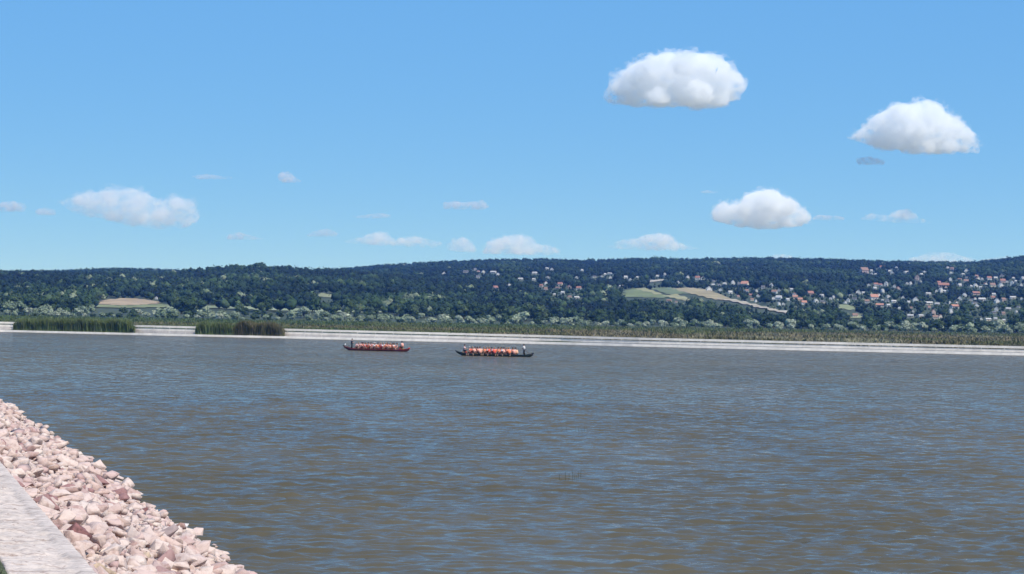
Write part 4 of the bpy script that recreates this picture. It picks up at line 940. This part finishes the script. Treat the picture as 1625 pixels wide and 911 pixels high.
def paddle_vf(p0, p1, r=0.017):
    p0, p1 = Vector(p0), Vector(p1); d = (p1 - p0).normalized(); t = d.orthogonal().normalized(); b_ = d.cross(t); sh = tube_vf([p0, p1], r, 6); g = tube_vf([p0 - t * 0.06, p0 + t * 0.06], 0.018, 6)
    V = []
    for k, wv in ((-0.05, 0.02), (0.08, 0.085), (0.36, 0.10), (0.46, 0.07)):
        for sx, sy in ((-1, -1), (1, -1), (1, 1), (-1, 1)): V.append(p1 + d * k + t * (sx * wv) + b_ * (sy * 0.008))
    Fs = [(i * 4 + k, i * 4 + (k + 1) % 4, i * 4 + 4 + (k + 1) % 4, i * 4 + 4 + k) for i in range(3) for k in range(4)] + [(3, 2, 1, 0), (12, 13, 14, 15)]
    return sh, g, (V, Fs)
PADDLE = {}
for nm in ('f_in', 'f_out', 'b_in', 'b_out'):
    J = POSES[nm]['J']; s = 1 if nm.endswith('in') else -1; top = J['haR'] if s > 0 else J['haL']; low = J['haL'] if s > 0 else J['haR']; d = (Vector(low) - Vector(top)).normalized()
    PADDLE[nm] = [py_mesh(n_, *vf, M['paddle']) for n_, vf in zip(('shaft', 'grip', 'blade'), paddle_vf(Vector(top) - d * 0.03, Vector(low) + d * 0.25))]
SIDES = {1: 'far side', -1: 'near side'}
def crew(boat, name, facing, seed):
    r = random.Random(seed); w_ = Matrix.Translation(boat.location) @ Matrix.Rotation(boat.rotation_euler.z, 4, 'Z')
    for i in range(10):
        for s in (-1, 1):
            bx = -3.78 + i * 0.82; ph = 'f' if (i * 7 + seed) % 10 < 6 else 'b'; loc = (bx + 0.13 * s + r.uniform(-0.05, 0.05), s * 0.29, 0.41); loc_s = s * facing
            pose = f"{ph}_{'in' if loc_s > 0 else 'out'}"; rz = 0 if facing > 0 else math.pi
            v = r.choice(['orange', 'orange', 'orange', 'salmon', 'salmon', 'faded orange', 'red']); sh = r.choice(['salmon', 'pink', 'salmon', 'white']); hr = r.choice(['dark', 'dark', 'fair', 'grey'])
            rown = 'leftmost row' if i == 0 else 'rightmost row' if i == 9 else ORD[i] + ' row from left'
            person(pose, boat, loc, rz, v, sh, 'dark', hr, f'paddler in {v} vest, {SIDES[s]}, {rown}, {name}', f'paddlers in the {name}')
            p_ = empty('paddle', w_ @ Vector(loc)); p_.scale = (1.2, 1.2, 1.2); p_.rotation_euler = (0, 0, boat.rotation_euler.z + rz)
            for n_, me in zip(('shaft', 'grip', 'blade'), PADDLE[pose]): link(n_, me, p_)
            tag(p_, f'paddle held on {SIDES[s]}, {rown}, {name}', 'paddle', f'paddles of the {name}')
def oar(boat, p0, p1, label):
    w_ = Matrix.Translation(boat.location) @ Matrix.Rotation(boat.rotation_euler.z, 4, 'Z'); o = empty('steering_oar', w_ @ Vector(p0)); o.rotation_euler = (0, 0, boat.rotation_euler.z)
    for n_, vf in zip(('shaft', 'grip', 'blade'), paddle_vf(Vector((0, 0, 0)), Vector(p1) - Vector(p0), 0.03)): link(n_, py_mesh(n_, *vf, M['paddle']), o)
    tag(o, label, 'oar')
b1 = make_boat(597, 557, -0.40, 'hull_red', 'gunwale_red', 'dark red dragon boat with a white tipped stern, left of the two boats', True)
b2 = make_boat(784.5, 565.5, -0.24, 'hull_green', 'gunwale_dark', 'dark green dragon boat with upswept black ends, right of the two boats', False)
crew(b1, 'left boat', 1, 3); crew(b2, 'right boat', -1, 6)
person('stand', b1, (-4.9, 0, 0.27), 0.2, None, 'dark', 'dark', 'dark', 'standing helmsman in dark clothes at the left end of the left boat', None)
person('drummer', b1, (5.15, 0, 0.76), math.pi, 'salmon', 'pink', 'dark', 'dark', 'drummer in salmon vest and dark hat, right end of left boat', None, hat='dark')
person('stand', b2, (5.0, 0, 0.27), math.pi, None, 'white', 'dark', 'dark', 'standing helmsman in white shirt at the right end of the right boat', None)
person('drummer', b2, (-5.15, 0, 0.76), 0.0, None, 'pink', 'dark', 'dark', 'drummer in pink shirt sitting high at the left end of the right boat', None)
oar(b1, (-4.5, -0.12, 1.30), (-6.6, -0.5, 0.1), 'long wooden steering oar at the left end of the left boat')
oar(b2, (4.6, 0.12, 1.32), (6.9, -0.4, 0.1), 'long wooden steering oar at the right end of the right boat')

# ------------------------------------------------------------------ clouds (real volumes, kilometres off and outside the haze)
def cloud_mat(name, dens, col, aniso=0.0, scale=0.02, lo=0.36, hi=0.6):
    m = bpy.data.materials.new(name); m.use_nodes = True; nt = m.node_tree; nt.nodes.clear(); out = nt.nodes.new('ShaderNodeOutputMaterial'); v = nt.nodes.new('ShaderNodeVolumePrincipled')
    v.inputs['Color'].default_value = (*col, 1); v.inputs['Anisotropy'].default_value = aniso
    n = noise_node(nt, scale, 5, rough=0.6, stretch=(1, 1, 1.3)); mr = nt.nodes.new('ShaderNodeMapRange'); mr.interpolation_type = 'SMOOTHSTEP'
    mr.inputs[1].default_value = lo; mr.inputs[2].default_value = hi; mr.inputs[3].default_value = 0.0; mr.inputs[4].default_value = dens; nt.links.new(n, mr.inputs[0]); nt.links.new(mr.outputs[0], v.inputs['Density'])
    nt.links.new(v.outputs[0], out.inputs['Volume']); return m
CM = {'white': cloud_mat('cloud_white', 0.026, (0.998, 0.998, 0.999), scale=0.017, lo=0.38, hi=0.58), 'soft': cloud_mat('cloud_soft', 0.016, (0.998, 0.998, 0.999), lo=0.36, hi=0.62), 'thin': cloud_mat('cloud_thin', 0.034, (0.84, 0.87, 0.92), scale=0.03, lo=0.36, hi=0.65), 'grey': cloud_mat('cloud_grey', 0.013, (0.98, 0.985, 0.995), scale=0.018, lo=0.40, hi=0.62), 'grey_fringe': cloud_mat('cloud_grey_fringe', 0.007, (0.97, 0.98, 0.99), scale=0.03, lo=0.42, hi=0.7), 'white_fringe': cloud_mat('cloud_white_fringe', 0.018, (0.998, 0.998, 0.999), scale=0.035, lo=0.44, hi=0.7), 'soft_fringe': cloud_mat('cloud_soft_fringe', 0.010, (0.995, 0.995, 0.998), scale=0.035, lo=0.42, hi=0.7), 'thin_fringe': cloud_mat('cloud_thin_fringe', 0.018, (0.84, 0.87, 0.92), scale=0.05, lo=0.42, hi=0.7)}
YC = 9000.0
def cloud(top, base_y, mat, label, seed, Y=YC, npuff=120, pr=(0.16, 0.42), vox=None):
    r = random.Random(seed); xs_ = [p_[0] for p_ in top]; x0, x1 = min(xs_), max(xs_); tx_ = np.array([p_[0] for p_ in top]); ty_ = np.array([p_[1] for p_ in top]); parts = []
    by = (lambda x: float(np.interp(x, [b[0] for b in base_y], [b[1] for b in base_y]))) if isinstance(base_y, list) else (lambda x: base_y)
    px2m = Y / F; cxp = (x0 + x1) / 2; v, f = ICO2; hmax = max(by(x) - y for x, y in top)
    ctr = at(cxp, by(cxp), Y)
    for k in range(npuff):
        x = r.uniform(x0, x1) if k > 10 else x0 + (x1 - x0) * (0.12 + 0.076 * k); tp, bs = float(np.interp(x, tx_, ty_)), by(x); thick = max(2.0, bs - tp)
        rad = thick * (r.uniform(*pr) if k > 10 else 0.5)
        yy = (tp + rad * 1.02) if r.random() < 0.7 else r.uniform(tp + rad, max(tp + rad, bs - rad * 0.3))
        if k <= 10: yy = tp + thick * 0.52
        c = at(x, yy, Y) - ctr; dep = r.gauss(0, 0.30) * hmax * px2m if k > 10 else 0
        dep *= min(1.0, thick / hmax + 0.2)
        s = rad * px2m
        parts.append(([(c.x + a * s * 1.08, dep + b_ * s * 1.1, c.z + d * s * 0.98) for a, b_, d in v], [tuple(q) for q in f]))
    wid = (x1 - x0) * px2m
    me = remesh(*join_vf(parts), vox or max(3.2, wid / 82), 'cloud')
    n = len(me.vertices); co = np.empty(n * 3, np.float32); me.vertices.foreach_get('co', co); co = co.reshape(-1, 3); nr_ = np.empty(n * 3, np.float32); me.vertices.foreach_get('normal', nr_); nr_ = nr_.reshape(-1, 3)
    sc = 1.0 / (hmax * px2m)
    for i in range(n):
        q = Vector(co[i] * sc); a = mnoise.fractal(q * 3.2 + Vector((seed, 0, 0)), 1.0, 2.0, 3); b_ = mnoise.noise(q * 14 + Vector((0, seed, 0)))
        co[i] += nr_[i] * (a * 0.06 + b_ * 0.014) / sc
    bz = np.interp(co[:, 0] / px2m + cxp, *( ([b[0] for b in base_y], [(by(cxp) - b[1]) * px2m for b in base_y]) if isinstance(base_y, list) else ([0, 1], [0, 0]) ))
    bz = bz - (co[:, 0]) * math.sin(ROLL)
    low = co[:, 2] < bz; co[low, 2] = bz[low] + (co[low, 2] - bz[low]) * 0.15
    me.vertices.foreach_set('co', co.ravel()); me.update(); me.materials.clear(); me.materials.append(CM[mat])
    o = empty('cloud', ctr); tag(o, label, 'cloud', 'fair weather clouds over the hills'); core = link('core', me, o)
    # ragged thin fringe round the core
    fr = me.copy(); co2 = co.copy(); fz = hmax * px2m
    for i in range(n):
        q = Vector(co[i] * sc); a = mnoise.fractal(q * 4.5 + Vector((seed + 50, 0, 0)), 0.8, 2.0, 4)
        co2[i] += nr_[i] * fz * (0.035 + 0.13 * max(-0.15, a)) * (1.0 if nr_[i][2] > -0.4 else 0.35)
    fr.vertices.foreach_set('co', co2.ravel()); fr.update(); fr.materials.clear(); fr.materials.append(CM[mat + '_fringe'] if mat + '_fringe' in CM else CM[mat]); link('fringe', fr, o)
cloud([(961, 162), (970, 146), (985, 126), (1008, 98), (1040, 91), (1067, 83), (1085, 89), (1110, 87), (1138, 93), (1152, 107), (1170, 117), (1176, 135), (1173, 156)], [(961, 166), (1010, 170), (1100, 171), (1173, 163)], 'white', 'large flat-based white cumulus cloud, highest in the sky', 33, npuff=320, pr=(0.09, 0.26))
cloud([(1343, 219), (1372, 205), (1390, 184), (1412, 178), (1420, 167), (1440, 167), (1458, 161), (1475, 164), (1495, 179), (1515, 189), (1535, 208), (1553, 229)], [(1343, 222), (1385, 233), (1440, 241), (1553, 243)], 'white', 'domed white cumulus cloud at the upper right', 2, npuff=320, pr=(0.09, 0.26))
cloud([(1132, 345), (1143, 320), (1160, 324), (1185, 316), (1198, 303), (1222, 301), (1240, 313), (1262, 324), (1285, 343), (1300, 349)], [(1132, 352), (1180, 363), (1230, 363), (1300, 352)], 'white', 'white cloud with a peaked top above the right side of the village', 3, npuff=150)
cloud([(92, 320), (120, 312), (140, 306), (165, 302), (190, 297), (220, 298), (230, 312), (262, 318), (280, 311), (298, 316), (306, 334), (332, 341)], [(92, 328), (130, 345), (180, 352), (215, 362), (280, 362), (332, 344)], 'grey', 'broad grey-white cloud low on the left', 4, npuff=150, pr=(0.14, 0.32))
cloud([(966, 391), (985, 380), (1015, 377), (1035, 369), (1058, 371), (1075, 384), (1112, 394)], [(966, 396), (1040, 398), (1112, 397)], 'soft', 'small pale cloud just above the ridge at centre right', 5, npuff=110)
cloud([(768, 395), (780, 381), (800, 376), (815, 371), (835, 373), (848, 386), (870, 388), (888, 396)], [(768, 404), (888, 405)], 'soft', 'pale puffy cloud touching the ridge above the right boat', 6, npuff=110)
cloud([(712, 390), (720, 379), (736, 376), (748, 386), (756, 396)], [(712, 398), (756, 401)], 'soft', 'small bright round cloud near the ridge between the boats', 7, npuff=70)
cloud([(545, 382), (575, 376), (592, 368), (608, 366), (622, 378), (660, 374), (700, 384)], [(545, 388), (620, 391), (700, 392)], 'soft', 'flat streaky cloud with a white puff above the left boat', 8, npuff=110)
cloud([(1362, 346), (1385, 338), (1410, 342), (1425, 333), (1440, 331), (1455, 343), (1478, 352)], [(1362, 350), (1420, 354), (1478, 355)], 'soft', 'small lopsided cloud right of the peaked white cloud', 9, npuff=90)
cloud([(1440, 409), (1465, 404), (1480, 399), (1505, 400), (1530, 407), (1560, 411), (1600, 405)], [(1440, 420), (1600, 420)], 'soft', 'white cloud bank peeking over the ridge at far right', 10, npuff=90, Y=9600)
cloud([(1215, 409), (1235, 402), (1252, 404), (1262, 410)], [(1215, 416), (1262, 416)], 'soft', 'tiny white cloud tip behind the ridge', 11, npuff=40, Y=9600)
thin = [([(305, 278), (330, 275), (352, 279), (374, 280)], 285, 'thin grey wisp left of centre in the upper sky'), ([(446, 272), (455, 271), (466, 280), (480, 288)], 290, 'small ragged grey wisp right of the thin one'),
        ([(0, 322), (18, 318), (38, 322)], 336, 'grey wisp at the left edge of the sky'), ([(58, 332), (72, 328), (87, 334)], 342, 'grey wisp just left of the broad low cloud'),
        ([(358, 372), (380, 368), (400, 374), (426, 379)], 381, 'low grey wisp between the broad cloud and the ridge'), ([(484, 374), (500, 366), (520, 362), (537, 370)], 376, 'grey wisp above the flat streaky cloud'),
        ([(560, 342), (585, 340), (600, 337), (620, 340)], 347, 'thin grey wisp high above the left boat'), ([(700, 322), (712, 319), (740, 320), (765, 317), (776, 328)], 333, 'broken grey wisp high above the right boat'),
        ([(1360, 250), (1380, 248), (1404, 254)], 262, 'faint wisp under the domed white cloud'), ([(1110, 303), (1125, 301), (1142, 304)], 307, 'faint short wisp left of the peaked cloud top'),
        ([(1286, 346), (1300, 340), (1330, 342), (1345, 346)], 350, 'thin wisp trailing right from the peaked white cloud')]
for i, (tp, by_, lb_) in enumerate(thin): cloud(tp, by_, 'thin', lb_, 20 + i, npuff=36, pr=(0.15, 0.4), vox=3.6)

# ------------------------------------------------------------------ haze in the air over lake and hills
hm = bpy.data.materials.new('haze'); hm.use_nodes = True; nt = hm.node_tree; nt.nodes.clear(); out = nt.nodes.new('ShaderNodeOutputMaterial'); pv = nt.nodes.new('ShaderNodeVolumePrincipled')
pv.inputs['Density'].default_value = 0.000062; pv.inputs['Color'].default_value = (0.14, 0.36, 1.0, 1); pv.inputs['Absorption Color'].default_value = (1, 1, 1, 1); pv.inputs['Anisotropy'].default_value = 0.1; nt.links.new(pv.outputs[0], out.inputs['Volume'])
hz = link('haze', box_mesh('haze', (-12500, 12500, -2500, 16500, -3.0, 190.0), hm)); tag(hz, 'pale blue haze in the air over the lake and hills', 'haze', kind='stuff')
